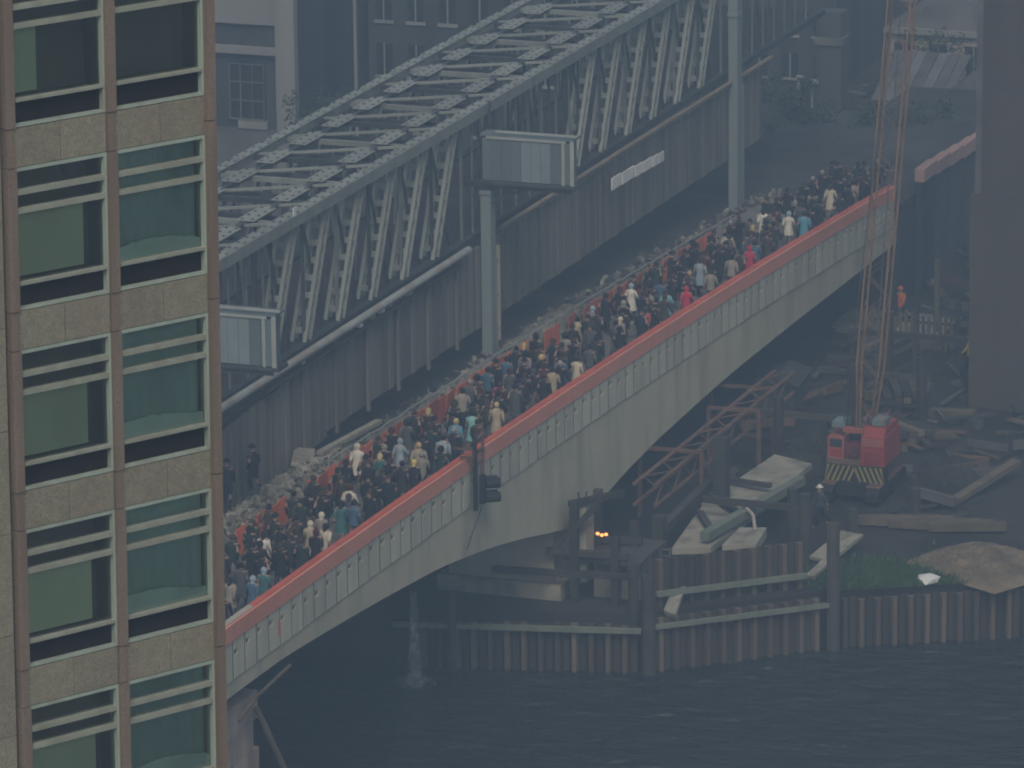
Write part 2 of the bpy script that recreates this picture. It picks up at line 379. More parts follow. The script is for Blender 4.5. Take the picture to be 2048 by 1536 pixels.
# parapet panels, 1.32 m wide, each with a lifting hole
PW = 1.32
def panel_mesh(x0, hole):
    q = MB(); h0, h1 = -2.5, -.75; a, b2 = .078, PW - .078
    sl = ztop(x0 + PW) - ztop(x0)
    def z(x, t): return t + sl * x / PW
    hx, hz, hr, hw_ = .33, -1.25 + random.uniform(-.12, .12), .14, .22
    def P(x, t, y): return (x, y, z(x, t))
    q.add([P(a, h0, -.06), P(b2, h0, -.06), P(b2, h1, -.06), P(a, h1, -.06), P(a, h0, .2), P(b2, h0, .2), P(b2, h1, .2), P(a, h1, .2),
           P(hx - hw_, hz - hr, -.06), P(hx + hw_, hz - hr, -.06), P(hx + hw_, hz + hr, -.06), P(hx - hw_, hz + hr, -.06),
           P(hx - hw_, hz - hr, .06), P(hx + hw_, hz - hr, .06), P(hx + hw_, hz + hr, .06), P(hx - hw_, hz + hr, .06)],
          [(0, 1, 9, 8), (1, 2, 10, 9), (2, 3, 11, 10), (3, 0, 8, 11), (0, 4, 5, 1), (1, 5, 6, 2), (2, 6, 7, 3), (3, 7, 4, 0), (4, 7, 6, 5),
           (8, 9, 13, 12), (9, 10, 14, 13), (10, 11, 15, 14), (11, 8, 12, 15)]) if hole else None
    q.cur = 1; q.mats = ['panelc', 'hole']
    q.add([P(hx - hw_, hz - hr, .06), P(hx + hw_, hz - hr, .06), P(hx + hw_, hz + hr, .06), P(hx - hw_, hz + hr, .06)], [(0, 1, 2, 3)])
    me = bpy.data.meshes.new('parapet_panel'); me.from_pydata(q.v, [], q.f)
    me.materials.append(MT['panelc']); me.materials.append(MT['hole'])
    for p, i in zip(me.polygons, q.m): p.material_index = i
    return me
k = 0; x = 7.0
while x < 115:
    if k % 12 == 0: pmesh = None
    link('parapet_panel', panel_mesh(x, True), br, (x, 0, ztop(x) + random.uniform(-.012, .012)))
    q = MB(); q.box(x - .075, x + .075, -.045, .2, ztop(x) - 2.5, ztop(x) - .74); q.build('joint_strip', 'joint', br)
    x += PW; k += 1
rm2 = MB(); rm2.box(19.95, 20.12, -.075, -.055, ztop(20) - 2.05, ztop(20) - 1.25); tag(rm2.build('paint_mark', 'orange', br), 'small red paint mark on the outer face')
# capping: salmon fascia boards with a red top rail, in lengths
x = 7.0; k = 0
while x < 115:
    L = 2.64; a, c = x + .008, x + L - .008
    za, zc = ztop(a), ztop(c); j = random.uniform(-.012, .012)
    q = MB(); q.add([(a, -.11, za - .73), (c, -.11, zc - .73), (c, -.11, zc - .002), (a, -.11, za - .002), (a, .02, za - .73), (c, .02, zc - .73), (c, .02, zc - .002), (a, .02, za - .002)],
                    [(0, 1, 2, 3), (4, 7, 6, 5), (0, 4, 5, 1), (1, 5, 6, 2), (2, 6, 7, 3), (3, 7, 4, 0)])
    f = q.build('fascia_board', 'fascia', br); f.location.z = j
    q = MB(); q.add([(a, .022, za - .05), (c, .022, zc - .05), (c, .022, zc + .05), (a, .022, za + .05), (a, .34, za - .05), (c, .34, zc - .05), (c, .34, zc + .05), (a, .34, za + .05)],
                    [(0, 1, 2, 3), (4, 7, 6, 5), (0, 4, 5, 1), (1, 5, 6, 2), (2, 6, 7, 3), (3, 7, 4, 0)])
    f = q.build('capping', 'palecap' if x < 16.5 else 'redtop', br); f.location.z = j
    q = MB(); q.add([(a, .25, zdeck(a)), (c, .25, zdeck(c)), (c, .40, zdeck(c)), (a, .40, zdeck(a)), (a, .25, za - .06), (c, .25, zc - .06), (c, .40, zc - .06), (a, .40, za - .06)],
                    [(0, 1, 2, 3), (4, 7, 6, 5), (0, 4, 5, 1), (1, 5, 6, 2), (2, 6, 7, 3), (3, 7, 4, 0)])
    q.build('inner_kerb', 'deck', br)
    x += L; k += 1
q = MB(); q.box(56.6, 63.2, .4, 6.0, WZ - .5, -6.85); q.build('pier', 'concrete', br)
q = MB(); q.box(56.2, 63.6, -.1, 6.5, WZ - .5, -9.4); q.build('pier_base', 'palec', br)
# south abutment, lower left
ab = thing('stone_abutment', 'old stone abutment wall standing in the water beneath the near end of the bridge', 'wall')
rng = random.Random(3)
for r in range(8):
    for c in range(7):
        xx = 8.6 + c * 1.35 + (.6 if r % 2 else 0)
        q = MB(); d = rng.uniform(0, .06); q.box(xx + .02, xx + 1.32, .45 - d, 6.3, WZ - .4 + r * 1.3, WZ - .4 + r * 1.3 + 1.27); q.build('stone', 'brick', ab)
q = MB(); q.tube([(17.9, .2, -3.6), (20.2, -.6, -8.2), (21.6, -1.1, -12.9)], .14); tag(q.build('timber_prop', 'timber'), 'slanting timber prop leaning from the stone abutment into the river', 'prop')
q = MB(); q.beam((17.2, -.1, -2.9), (20.9, -.2, -2.55), .12, .1); q.beam((16, .2, -3.6), (17.4, -.1, -2.9), .12, .1); tag(q.build('drip_board', 'timber'), 'thin pale board jutting below the bridge at the stone abutment', 'board')

# the approach beyond the girder end
ap_ = thing('approach_parapet', 'pinkish stone approach parapet past the far end of the concrete bridge', 'parapet')
for i in range(9):
    x = 120.6 + i * 2.9; zt = -2.28 - .054 * (x - 121) - .06
    q = MB(); q.box(x, x + 2.87, -.35, .25, zt - .78, zt); q.build('coping_stone', 'pinkstone', ap_)
    q = MB(); q.box(x, x + 2.87, -.2, .2, GZ, zt - .79); q.build('retaining_wall', 'bgdark', ap_)
q = MB(); q.box(116.2, 150, .3, 9, GZ, zdeck(118) - .4); q.build('road_fill', 'road', ap_)

# ------------------------------------------------------------------ orange barrier along the footway
ba = thing('orange_barrier', 'low orange board barrier between the crowd and the rubble strip', 'barrier')
x = 27.5
while x < 96:
    if random.random() < .8:
        zb = zdeck(x + .6); q = MB(); q.box(.02, 1.16, -.02, .02, 1.24 * .12, 1.42 + random.uniform(-.06, .06)); f = q.build('board', 'orange', ba)
        f.location = (x, 5.0 + random.uniform(-.05, .05), zb); f.rotation_euler = (random.uniform(-.08, .08), -math.atan(.02), random.uniform(-.05, .05))
        q = MB(); q.box(-.04, .04, .03, .11, 0, 1.1); f = q.build('post', 'timberd', ba); f.location = (x, 5.0, zb)
    x += 1.2
# rail along the far edge of the deck
rl = thing('edge_railing', 'thin grey rail on short posts along the far edge of the new deck', 'railing')
for i in range(24):
    x = 42 + i * 2.6; za, zc = zdeck(x) + .84, zdeck(x + 2.6) + .84
    q = MB(); q.tube([(x, 6.4, za), (x + 1.3, 6.4 + random.uniform(-.05, .05), (za + zc) / 2 - .04), (x + 2.6, 6.4, zc)], .045, 6); q.build('rail', 'rail', rl)
    q = MB(); q.tube([(x, 6.4, zdeck(x)), (x, 6.4, za + .05)], .035, 6); q.build('post', 'rail', rl)

# ------------------------------------------------------------------ rubble strip
def lump(name, c, r, key, seed, parent=None):
    bm = bmesh.new(); bmesh.ops.create_icosphere(bm, subdivisions=1, radius=1); rg = random.Random(seed)
    for v in bm.verts: v.co = Vector((v.co.x * r[0], v.co.y * r[1], v.co.z * r[2])) * rg.uniform(.7, 1.2)
    me = bpy.data.meshes.new(name); bm.to_mesh(me); bm.free(); me.materials.append(MT[key])
    return link(name, me, parent, c)
def heap(name, label, cx, cy, z, lx, ly, h, key, seed, n=(26, 12), amp=.35, rot=0.):
    q = MB(); rg = random.Random(seed); vs = []; fs = []
    for i in range(n[0] + 1):
        for j in range(n[1] + 1):
            u, v_ = i / n[0] * 2 - 1, j / n[1] * 2 - 1
            e = max(0, 1 - u * u) ** .6 * max(0, 1 - v_ * v_) ** .6
            px, py = u * lx / 2, v_ * ly / 2
            vs.append((cx + px * math.cos(rot) - py * math.sin(rot), cy + px * math.sin(rot) + py * math.cos(rot), z + h * e * (1 + rg.uniform(-amp, amp)) - .03))
    for i in range(n[0]):
        for j in range(n[1]):
            a = i * (n[1] + 1) + j; fs.append((a, a + 1, a + n[1] + 2, a + n[1] + 1))
    q.add(vs, fs); o = q.build(name, key); return tag(o, label, 'heap')
heap('rubble_heap', 'long grey rubble heap on the deck strip beside the orange barrier, nearest the tower', 36, 7.0, zdeck(34) - .1, 22, 3.2, .5, 'rubble', 5, (70, 14), .6)
heap('rubble_heap', 'pale rubble heap at the foot of the first steel gantry post', 74, 7.2, zdeck(74) - .1, 13, 2.2, .4, 'rubble', 6, (44, 12), .6)
heap('spoil_heap', 'low spoil heap between the deck railing and the dark trench past the first gantry post', 62, 6.9, zdeck(62) - .1, 9, 1.6, .4, 'rubble', 8)
st = MB(); rg = random.Random(9)
for i in range(1100):
    x = rg.choice([rg.uniform(26, 47), rg.uniform(26, 47), rg.uniform(47, 100)]); y = rg.uniform(5.5, 8.3); s = rg.uniform(.05, .3)
    zb = (zdeck(x) + .1) if y < 7.3 else zdeck(x) - .1
    z = zb + (.35 if x < 47 else .05)
    st.add([(x + rg.uniform(-s, s), y + rg.uniform(-s, s), z + rg.uniform(-.1, s)) for _ in range(4)], [(0, 1, 2), (0, 2, 3), (0, 3, 1), (1, 3, 2)])
tag(st.build('rubble_stones', 'rubble'), kind='stuff', label='scattered broken stones along the deck strip')
q = MB(); rg = random.Random(19)
for i in range(420):
    x, y = rg.uniform(45, 118), rg.uniform(7.6, 8.9); zr = min(-1.75, zdeck(6 * int((x - 12) / 6) + 15) - .35); l = rg.uniform(.1, .9); a = rg.uniform(0, 3.14)
    q.use(rg.choice(['rubble', 'timberd', 'timber', 'roofs', 'rubble'])); q.beam((x, y, zr + .08), (x + math.cos(a) * l, y + math.sin(a) * l * .5, zr + rg.uniform(.05, .3)), rg.uniform(.06, .3), rg.uniform(.05, .2))
tag(link('roadway_litter', q.mesh('roadway_litter')), 'broken timber and stones littering the old roadway beside the hoarding', kind='stuff')
q = MB(); q.box(-1.1, 1.0, -.5, .5, 0, .12); q.box(-.9, -.3, -.3, .3, .12, .4); o = q.build('broken_slab', 'palec'); o.location = (43.6, 8.4, zdeck(43) + .35); o.rotation_euler = (.1, -.12, .3)
tag(o, 'pale broken concrete slab lying on the rubble beside the hoarding', 'slab')
q = MB(); q.beam((44.5, 7.9, zdeck(45) + .45), (51.5, 7.6, zdeck(51) + .35), .35, .2); tag(q.build('kerb_beam', 'palec'), 'long pale kerb beam lying at the edge of the dark trench', 'beam')

# ================================================================== HOARDING, PIPE, GANTRY
ho = thing('board_hoarding', 'tall hoarding of weathered vertical boards below the steel gantry', 'hoarding')
x = 30.0; bmz = {}
for k in range(180):
    wd = .52; key = k % 6
    if key not in bmz:
        q = MB(); q.box(0, wd - .03, -.03 - .035 * (key % 2) - .02 * (key == 3), .06, random.uniform(-.04, .04), 4.3 + random.uniform(-.05, .05)); me = q.mesh('board'); me.materials.append(MT['board']); bmz[key] = me
    zo = -.05 - 5.5e-5 * (x - 40) ** 2
    if x < 48: zo -= .9 * (48 - x) / 18 + .25
    if k % 8 == 5 and x < 70:
        q = MB(); q.box(-.12, .12, -.22, -.09, -.3, 4.25); f = q.build('stud', 'board', ho); f.location = (x, 9.05, zo)
    link('board', bmz[key], ho, (x, 9.05, zo))
    if x > 117: break
    x += wd
q = MB(); q.box(30, 118, 9.12, 9.25, 3.4, 3.6); q.box(30, 118, 9.12, 9.25, .6, .8); q.build('back_rail', 'timberd', ho)
for i in range(7):
    x0 = 33 + i * 4.9; q = MB(); zz = 4.72 - .0035 * (x0 - 33); q.tube([(x0, 8.75, zz), (x0 + 4.86, 8.75, zz - .017)], .2, 10)
    tag(q.build('pale_pipe', 'pipe'), 'pale pipe length %s along the top of the hoarding' % ['nearest the office tower,', 'second from the office tower', 'third from the office tower', 'fourth from the office tower', 'fifth from the office tower', 'just short of the first gantry post', 'ending behind the first gantry post'][i], 'pipe', 'pipe lengths along the hoarding')
q = MB(); q.tube([(72.5, 8.8, 4.62), (95, 8.8, 4.52), (119, 8.8, 4.3)], .13, 8); tag(q.build('rusty_rail', 'rustpipe'), 'thin rusty rail along the hoarding top past the first gantry post', 'rail')
for i, xx in enumerate([44.7, 52.2, 53.9, 55.2, 56.3, 59.0]):
    o = lump('sack', (xx, 8.85, 4.33), (.42, .2, .16), 'white' if i in (1, 3) else 'palec', i)
    tag(o, 'pale lumpy sack on the hoarding ledge, ' + ['alone nearest the office tower', 'first of the row of five', 'second of the row of five', 'third of the row of five', 'fourth of the row of five', 'last of the row of five'][i], 'sack', 'sacks on the hoarding ledge')
q = MB(); q.box(40, 66, 8.6, 9.3, 4.06, 4.16); q.build('ledge', 'timberd', ho)

gt = thing('lattice_gantry', 'long grey riveted steel lattice gantry standing beside the bridge', 'gantry')
YN, YF, ZB, ZT = 9.6, 16.7, 4.7, 11.35
gx0, gx1, GP = 28.0, 132.0, 4.33
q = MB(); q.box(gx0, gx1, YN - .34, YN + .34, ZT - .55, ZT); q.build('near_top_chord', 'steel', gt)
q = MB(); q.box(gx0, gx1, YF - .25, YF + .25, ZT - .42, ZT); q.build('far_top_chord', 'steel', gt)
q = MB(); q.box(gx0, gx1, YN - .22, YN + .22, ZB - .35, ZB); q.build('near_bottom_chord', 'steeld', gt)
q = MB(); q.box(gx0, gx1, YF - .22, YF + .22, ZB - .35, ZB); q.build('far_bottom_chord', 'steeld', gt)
q = MB(); q.box(gx0, gx1, YN + 1.5, YN + 1.8, ZT - .3, ZT - .05); q.build('near_stringer', 'steeld', gt)
q = MB(); q.box(gx0, gx1, YF - 1.8, YF - 1.5, ZT - .3, ZT - .05); q.build('far_stringer', 'steeld', gt)
q = MB(); q.box(gx0, gx1, YN + .3, YF - .3, ZB - .2, ZB - .12); q.build('gantry_floor', 'timberd', gt)
# gusset plates with rivet heads
def plate(lx, ly):
    q = MB().use('plate'); q.prism([(-lx / 2, -ly / 2), (lx / 2 - .35, -ly / 2), (lx / 2, 0), (lx / 2 - .35, ly / 2), (-lx / 2, ly / 2)], 2, 0, .035)
    q.use('hole')
    for i in range(4):
        for j in (-1, 1): 
            x, y = -lx / 2 + .3 + i * (lx - .7) / 3, j * ly * .27; q.box(x - .08, x + .08, y - .06, y + .06, .035, .06)
    return q.mesh('gusset_plate')
pl1, pl2, pl3 = plate(3.1, .95), plate(2.4, .62), plate(3.9, .62)
def laced(a, b, wd, dep, key='steel', deep=0., th=.15):
    """laced strut a->b: corner flanges wd apart along x and, for a box strut, deep apart along y"""
    a, b = Vector(a), Vector(b); m_ = MB()
    for y in ((0., deep) if deep else (0.,)):
        for s in (-1, 1): m_.beam(a + Vector((s * wd / 2, y, 0)), b + Vector((s * wd / 2, y, 0)), th, dep, up=(0, 1, 0))
    return m_.build('lattice_strut', key, gt)
batf = MB(); batf.box(-.03, .03, .06, .58, -.15, .15); batf = batf.mesh('batten'); batf.materials.append(MT['plate'])
bat = MB(); bat.box(-.26, .26, -.04, .04, -.13, .13); bat = bat.mesh('batten'); bat.materials.append(MT['plate'])
bat2 = MB(); bat2.box(-.19, .19, -.07, .07, -.11, .11); bat2 = bat2.mesh('batten'); bat2.materials.append(MT['steeld'])
i = 0; x = 31.5
while x < 128:
    z0 = random.uniform(-.01, .01)
    link('gusset_plate', pl3, gt, (x, YN, ZT + .005 + z0 * .3)); link('gusset_plate', pl1, gt, (x + .9, YN + 1.62, ZT - .02))
    link('gusset_plate', pl3, gt, (x + .5, YF, ZT + .005)); link('gusset_plate', pl1, gt, (x - .4, YF - 1.62, ZT - .02))
    q = MB(); q.box(x - .14, x + .14, YN + .3, YF - .3, ZT - .36, ZT - .12); q.build('cross_beam', 'steel' if i % 2 else 'steeld', gt)
    q = MB(); q.beam((x + GP - .3, YN + .4, ZT - .15), (x + .3, YF - .4, ZT - .15), .17, .12); q.build('top_brace', 'plate', gt)
    q = MB(); q.beam((x + GP * .5, YN + .4, ZT - .5), (x + GP * .5, YF - .4, ZT - .5), .1, .2); q.build('cross_beam', 'steeld', gt)
    q = MB(); q.beam((x + .3, YN + .5, ZT - .62), (x + GP - .3, YF - .5, ZT - .62), .1, .1); q.build('top_brace', 'steeld', gt)
    # dark hangers seen through the top
    for k in range(2):
        q = MB(); yy = YN + 2.0 + 2.6 * k + random.uniform(-.3, .3); q.beam((x + random.uniform(0, 3), yy, ZB), (x + random.uniform(0, 3), yy, ZT - .5), .12, .12); q.build('hanger', random.choice(['steeld', 'steelm']), gt)
    gap = 70.5 < x + 1.5 < 86.5 or 28 < x + 1.5 < 45.2 or x > 112
    if not gap:
        a, b2 = (x - 1.55, YN - .02, ZB + .0), (x + 1.55, YN - .02, ZT - .42)
        o = laced(a, b2, .62, .19, 'plate', .66, .13)
        for k in range(8):
            t = (k + .4) / 8
            link('batten', bat, o, (lerp(a[0], b2[0], t), a[1], lerp(a[2], b2[2], t)))
            t = (k + .7) / 8
            link('batten', batf, o, (lerp(a[0], b2[0], t) - .31, a[1], lerp(a[2], b2[2], t)))
        q = MB(); q.beam((x + 1.5, YN + .35, ZB), (x - 1.2, YN + .35, ZT - .42), .16, .10, up=(0, 1, 0)); q.build('counter_brace', 'steeld', gt)
        q = MB(); q.beam((x + 2.7, YN + .1, ZB), (x + 2.7, YN + .1, ZT - .42), .14, .14); q.build('thin_post', 'steeld' if i % 2 else 'steelm', gt)
    else:
        for k in range(4):
            q = MB(); xx = x + k * 1.1; q.beam((xx, YN + .1, ZB), (xx + random.uniform(-.3, .3), YN + .1, ZT - .42), .1, .1); q.build('thin_post', 'steeld' if k % 2 else 'steelm', gt)
    # far web
    a, b2 = (x - 1.5, YF, ZB), (x + 1.5, YF, ZT - .42)
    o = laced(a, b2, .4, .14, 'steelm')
    for k in range(7):
        t = (k + .5) / 7; link('batten', bat2, o, (lerp(a[0], b2[0], t), YF, lerp(a[2], b2[2], t)))
    q = MB(); q.box(x + 2.3, x + 2.5, YF - .1, YF + .1, ZB, ZT - .42); q.build('thin_post', 'steelm', gt)
    q = MB(); q.beam((x + 1.5, YF - .3, ZB), (x + 2 * GP - 1.5, YF - .3, ZT - .42), .12, .1, up=(0, 1, 0)); q.build('counter_brace', 'steeld', gt)
    x += GP; i += 1
# support posts
for px, zb in ((28.6, -.3), (70.0, -1.6), (111.6, -3.6)):
    q = MB(); q.box(px - .36, px + .36, 8.4, 8.95, zb, ZT - .42 if px > 100 else 7.28); q.box(px - .46, px + .46, 8.32, 9.03, zb - .2, zb); q.box(px - .43, px + .43, 8.34, 9.0, 8.3 if px > 100 else 7.0, 8.5 if px > 100 else 7.2); q.build('support_post', 'post', gt)
    q = MB(); q.box(px + .75, px + .98, 8.55, 8.8, zb, 3.4 if px < 100 else 9); q.box(px + 1.25, px + 1.42, 8.55, 8.75, zb + .4, 3.9); q.build('side_post', 'palecap' if px < 100 else 'post', gt)
    for zz in (zb + 1, 1.2, 3): 
        q = MB(); q.box(px + .28, px + 1.25, 8.6, 8.7, zz, zz + .12); q.build('tie', 'steeld', gt)
q = MB(); q.tube([(71.3, 9.0, 11.6), (71.3, 9.0, 8.2), (71.9, 8.9, 7.6), (74.5, 8.9, 7.0)], .08, 6); q.build('drain_pipe', 'steeld', gt)
q = MB(); q.box(-.16, .16, -.03, .03, 0, .42); o = q.build('white_plate', 'white', gt); o.location = (45.4, 9.3, ZT + .02)
# cabins hung in the gantry
def cabin(X, Y, Z, label):
    c = thing('site_cabin', label, 'cabin', (X, Y, Z), 0, 'cabins cantilevered from the gantry posts'); c.scale = (.42, 1.07, .97)
    for x in (.25, 1.9):
        q = MB(); q.beam((x, .1, -.24), (x, 5.9, -.24), .22, .24); q.build('bracket_beam', 'steeld', c)
    q = MB(); q.beam((.9, 4.9, -1.6), (.9, 2.6, -.36), .16, .16); q.build('knee_brace', 'steeld', c)
    q = MB(); q.box(.05, 2.4, .1, 4.6, .1, 2.35); q.build('cabin_body', 'cabin', c)
    for k in range(9):
        q = MB(); q.box(.0, .05, .12 + k * .5, .60 + k * .5, .12, 2.3); q.build('sheet', 'cabinlight' if 2 <= k <= 4 else 'cabin', c)
    for y in (-.1, .38): 
        q = MB(); q.box(-.12, .02, y, y + .2 - .06 * (y > 0), -.1, 2.5); q.build('corner_post', 'cabinframe', c)
    q = MB(); q.box(-.14, .0, .3, 4.4, 2.36, 2.5); q.build('eaves_bar', 'cabinframe', c)
    q = MB(); q.box(-.1, .02, -.3, 3.9, 2.72, 2.84); q.build('guard_bar', 'cabinframe', c)
    q = MB(); q.box(-.1, 2.5, -.1, 4.7, 2.5, 2.6); q.build('roof', 'cabin', c)
    q = MB(); q.box(-.2, 2.5, -.2, 4.7, -.12, .08); q.build('floor_frame', 'steeld', c)
    return c
cabin(69.4, 3.8, 7.75, 'blue grey cabin with pale frame carried on top of the first gantry post')
cabin(28.0, 3.2, 8.75, 'blue grey cabin with pale frame next to the office tower, above the rubble')
# row of white panels on the roadway beyond the hoarding gap
for i in range(6):
    q = MB(); l = [1.6, 2.1, 1.3, 1.5, 1.1, .9][i]; x = 88.7 + [0, 1.75, 4.0, 5.4, 6.95, 8.1][i]; q.box(x, x + l - .08, 8.35, 8.42, 2.95 - (x - 88.7) * .03, 3.62 - (x - 88.7) * .045)
    tag(q.build('white_panel', 'white'), 'white sign panel on the hoarding, %s in the bright row of six' % ['nearest', 'second and widest', 'third', 'fourth', 'fifth', 'farthest and smallest'][i], 'panel', 'row of white panels')

# ================================================================== SIGNAL BRACKET over the parapet
sg = thing('navigation_signal', 'dark bracket with two hooded signal lamps hung over the bridge parapet', 'signal', (43.6, -.4, 0))
q = MB(); q.box(-.1, .1, -.08, .1, -1.9, 1.7); q.build('hanger_post', 'black', sg)
q = MB(); q.box(.95, 1.07, -.08, .06, -1.2, 1.6); q.build('second_post', 'rust', sg)
for z in (.9, 1.55, .35): 
    q = MB(); q.beam((-.1, 0, z), (1.05, 0, z + .04), .1, .1); q.build('cross_arm', 'rust', sg)
q = MB(); q.beam((-.9, .4, .95), (.0, .0, .75), .1, .12); q.beam((0, 0, 1.1), (0, 1.1, 1.1), .09, .09); q.build('clamp_arm', 'rust', sg)
q = MB(); q.box(.62, .95, -.2, .05, -1.75, -.35); q.build('lamp_back_plate', 'black', sg)
for z in (-.75, -1.45):
    q = MB(); q.tube([(.8, -.2, z), (1.25, -.75, z - .03)], .25, 10); q.prism([(.68, -.15), (1.1, -.72), (1.42, -.55), (1.0, .0)], 2, z + .2, z + .28); q.build('hooded_lamp', 'black', sg)
q = MB(); q.tube([(44.3, -.45, -1.9), (43.7, -.3, -2.7), (42.8, -.22, -3.6)], .03, 5); tag(q.build('hanging_cable', 'black'), 'thin black cable trailing from the signal lamps down the bridge side', 'cable')

# ================================================================== CRANE
cr = thing('crawler_crane', 'red crawler crane with tall orange lattice jib and striped counterweight in front of the bridge', 'crane')
cx0, cy0, cy1 = 77.6, -10.6, -7.25
for y in (cy0 + .1, cy1 - .75):
    q = MB(); q.prism([(76.6, GZ + .35), (76.9, GZ), (81.7, GZ), (82, GZ + .35), (82, GZ + .7), (81.6, GZ + 1), (77, GZ + 1), (76.6, GZ + .7)], 1, y, y + .7); t = q.build('crawler_track', 'black', cr)
    for k in range(10):
        q = MB(); q.box(76.9 + k * .5, 77.2 + k * .5, y - .05, y + .75, GZ + 1.0, GZ + 1.06); q.build('track_shoe', 'rust', t)
q = MB(); q.box(77.2, 81.5, cy0 + .85, cy1 - .8, GZ + .4, GZ + 1.1); q.build('undercarriage', 'black', cr)
# counterweight plate with chevrons
cz0, cz1 = GZ + .95, GZ + 1.95
q = MB(); q.box(cx0, cx0 + .6, cy0, cy1, cz0, cz1); cw = q.build('counterweight', 'black', cr)
ym = (cy0 + cy1) / 2
for k in range(-6, 6):
    s = -1 if k >= 0 else 1; yb = ym + (k + 1.15 if k >= 0 else k - .55) * .29
    lo = [(yb, cz0 + .02), (yb + .13, cz0 + .02), (yb + .13 + s * .42, cz1 - .02), (yb + s * .42, cz1 - .02)]
    lo = [(min(max(a, cy0 + .02), cy1 - .02), z) for a, z in lo]
    q = MB(); q.prism(lo, 0, cx0 - .015, cx0 - .001); q.build('hazard_stripe', 'yellow', cw)
q = MB(); q.box(cx0 + .1, 81.4, cy0 + .15, cy1 - .1, cz1 + .0, cz1 + .25); q.build('turntable_deck', 'rust', cr)
zt_ = cz1 + .25
q = MB(); q.box(cx0 + .05, 80.6, cy0 + .05, cy0 + 1.35, zt_ - .2, zt_ + 1.35); q.prism([(cx0 + .05, zt_ + 1.35), (80.4, zt_ + 1.35), (80.2, zt_ + 1.8), (cx0 + .5, zt_ + 1.8)], 1, cy0 + .1, cy0 + 1.3); eng = q.build('engine_house', 'red', cr)
q = MB(); q.box(cx0 + .0, cx0 + .04, cy0 + .1, cy0 + 1.3, zt_ + .85, zt_ + 1.3); q.build('faded_panel', 'redl', eng)
q = MB(); q.box(cx0 + .3, 80.2, cy1 - 1.0, cy1 - .1, zt_ - .2, zt_ + 1.15); cb = q.build('cab', 'redl', cr)
q = MB(); q.box(cx0 + .28, cx0 + .3, cy1 - .9, cy1 - .2, zt_ + .1, zt_ + .5); q.build('cab_lower_door', 'red', cb)
q = MB(); q.box(cx0 + .27, cx0 + .298, cy1 - .88, cy1 - .22, zt_ + .62, zt_ + 1.05); q.build('rear_window', 'glassd', cb)
for k in range(6):
    q = MB(); q.box(cx0 - .02, cx0 + .048, cy0 + .25, cy0 + 1.15, zt_ - .05 + k * .12, zt_ + .02 + k * .12); q.build('louvre', 'red', eng)
for y in (cy0 + .2, cy0 + 1.2):
    q = MB(); q.tube([(cx0 + .1, y, zt_ + 1.5), (cx0 + .1, y, zt_ + 2.3), (cx0 + 1.6, y, zt_ + 2.5)], .03, 5); q.build('handrail', 'redl', eng)
for k in range(3):
    q = MB(); q.tube([(cx0 + .4, cy0 + 1.5 + .2 * k, zt_ + .8), (cx0 + .1, cy0 + 1.6 + .2 * k, zt_ + .3), (cx0 + .3, cy0 + 1.7 + .2 * k, zt_ - .3)], .03, 5); q.build('hose', 'black', cr)
q = MB(); q.box(cx0 + .2, cx0 + .27, cy1 - .55, cy1 - .35, zt_ - .6, zt_ - .1); q.build('yellow_can', 'yellow', cr)
q = MB(); q.box(cx0 + .35, 79.9, cy0 + 1.4, cy1 - 1.05, zt_, zt_ + .8); q.build('winch_house', 'darkred', cr)
q = MB(); q.tube([(79, cy0 + 1.45, zt_ + 1.1), (79, cy1 - 1.1, zt_ + 1.1)], .35, 10); q.build('winch_drum', 'black', cr)
q = MB(); q.box(cx0 + .3, cx0 + .5, cy0 + 1.3, cy1 - .95, zt_ + 1.45, zt_ + 1.7); q.build('winch_cover_bar', 'redl', cr)
for y in (cy0 + .35, cy1 - .8): 
    q = MB(); q.box(cx0 + .6, cx0 + 1.7, y - .15, y + .55, zt_ + 1.85 if y < -9 else zt_ + 1.6, zt_ + 2.15 if y < -9 else zt_ + 1.9); q.build('exhaust_box', 'galv', cr)
# lattice jib
ja, jb = Vector((79.7, -8.82, zt_ + .6)), Vector((91.2, -8.15, 23.5)); jd = (jb - ja).normalized()
sx = jd.cross(Vector((0, 1, 0))).normalized(); sy = Vector((0, 1, 0)); N = 30; jl = (jb - ja).length
def jp(t, i, j):
    w_ = .62 * min(1, .55 + t * 4); return ja + jd * (t * jl) + sy * (i * w_) + sx * (j * w_ * .8)
for i in (-1, 1):
    for j in (-1, 1):
        q = MB(); q.tube([jp(0, i, j), jp(.12, i, j), jp(1, i, j)], .06, 6); q.build('jib_chord', 'orangesteel', cr)
for k in range(N):
    t0, t1_ = k / N, (k + 1) / N; s = 1 if k % 2 else -1
    for j in (-1, 1):
        q = MB(); q.tube([jp(t0, -s, j), jp(t1_, s, j)], .02, 5); q.build('lacing_bar', 'orangesteel', cr)
    for i in (-1, 1):
        q = MB(); q.tube([jp(t0, i, -s), jp(t1_, i, s)], .02, 5); q.build('lacing_bar', 'orangesteel', cr)
for y in (-9.6, -8.1):
    q = MB(); q.tube([(78.4, y, zt_ + 1.9), tuple(jb - Vector((.6, 0, 0)))], .03, 5); q.build('pendant_rope', 'steeld', cr)
q = MB(); q.beam((78.1, -9.9, zt_), (78.6, -9.4, zt_ + 2.2), .12, .12); q.beam((78.1, -7.8, zt_), (78.6, -8.3, zt_ + 2.2), .12, .12); q.build('rope_frame', 'steeld', cr)

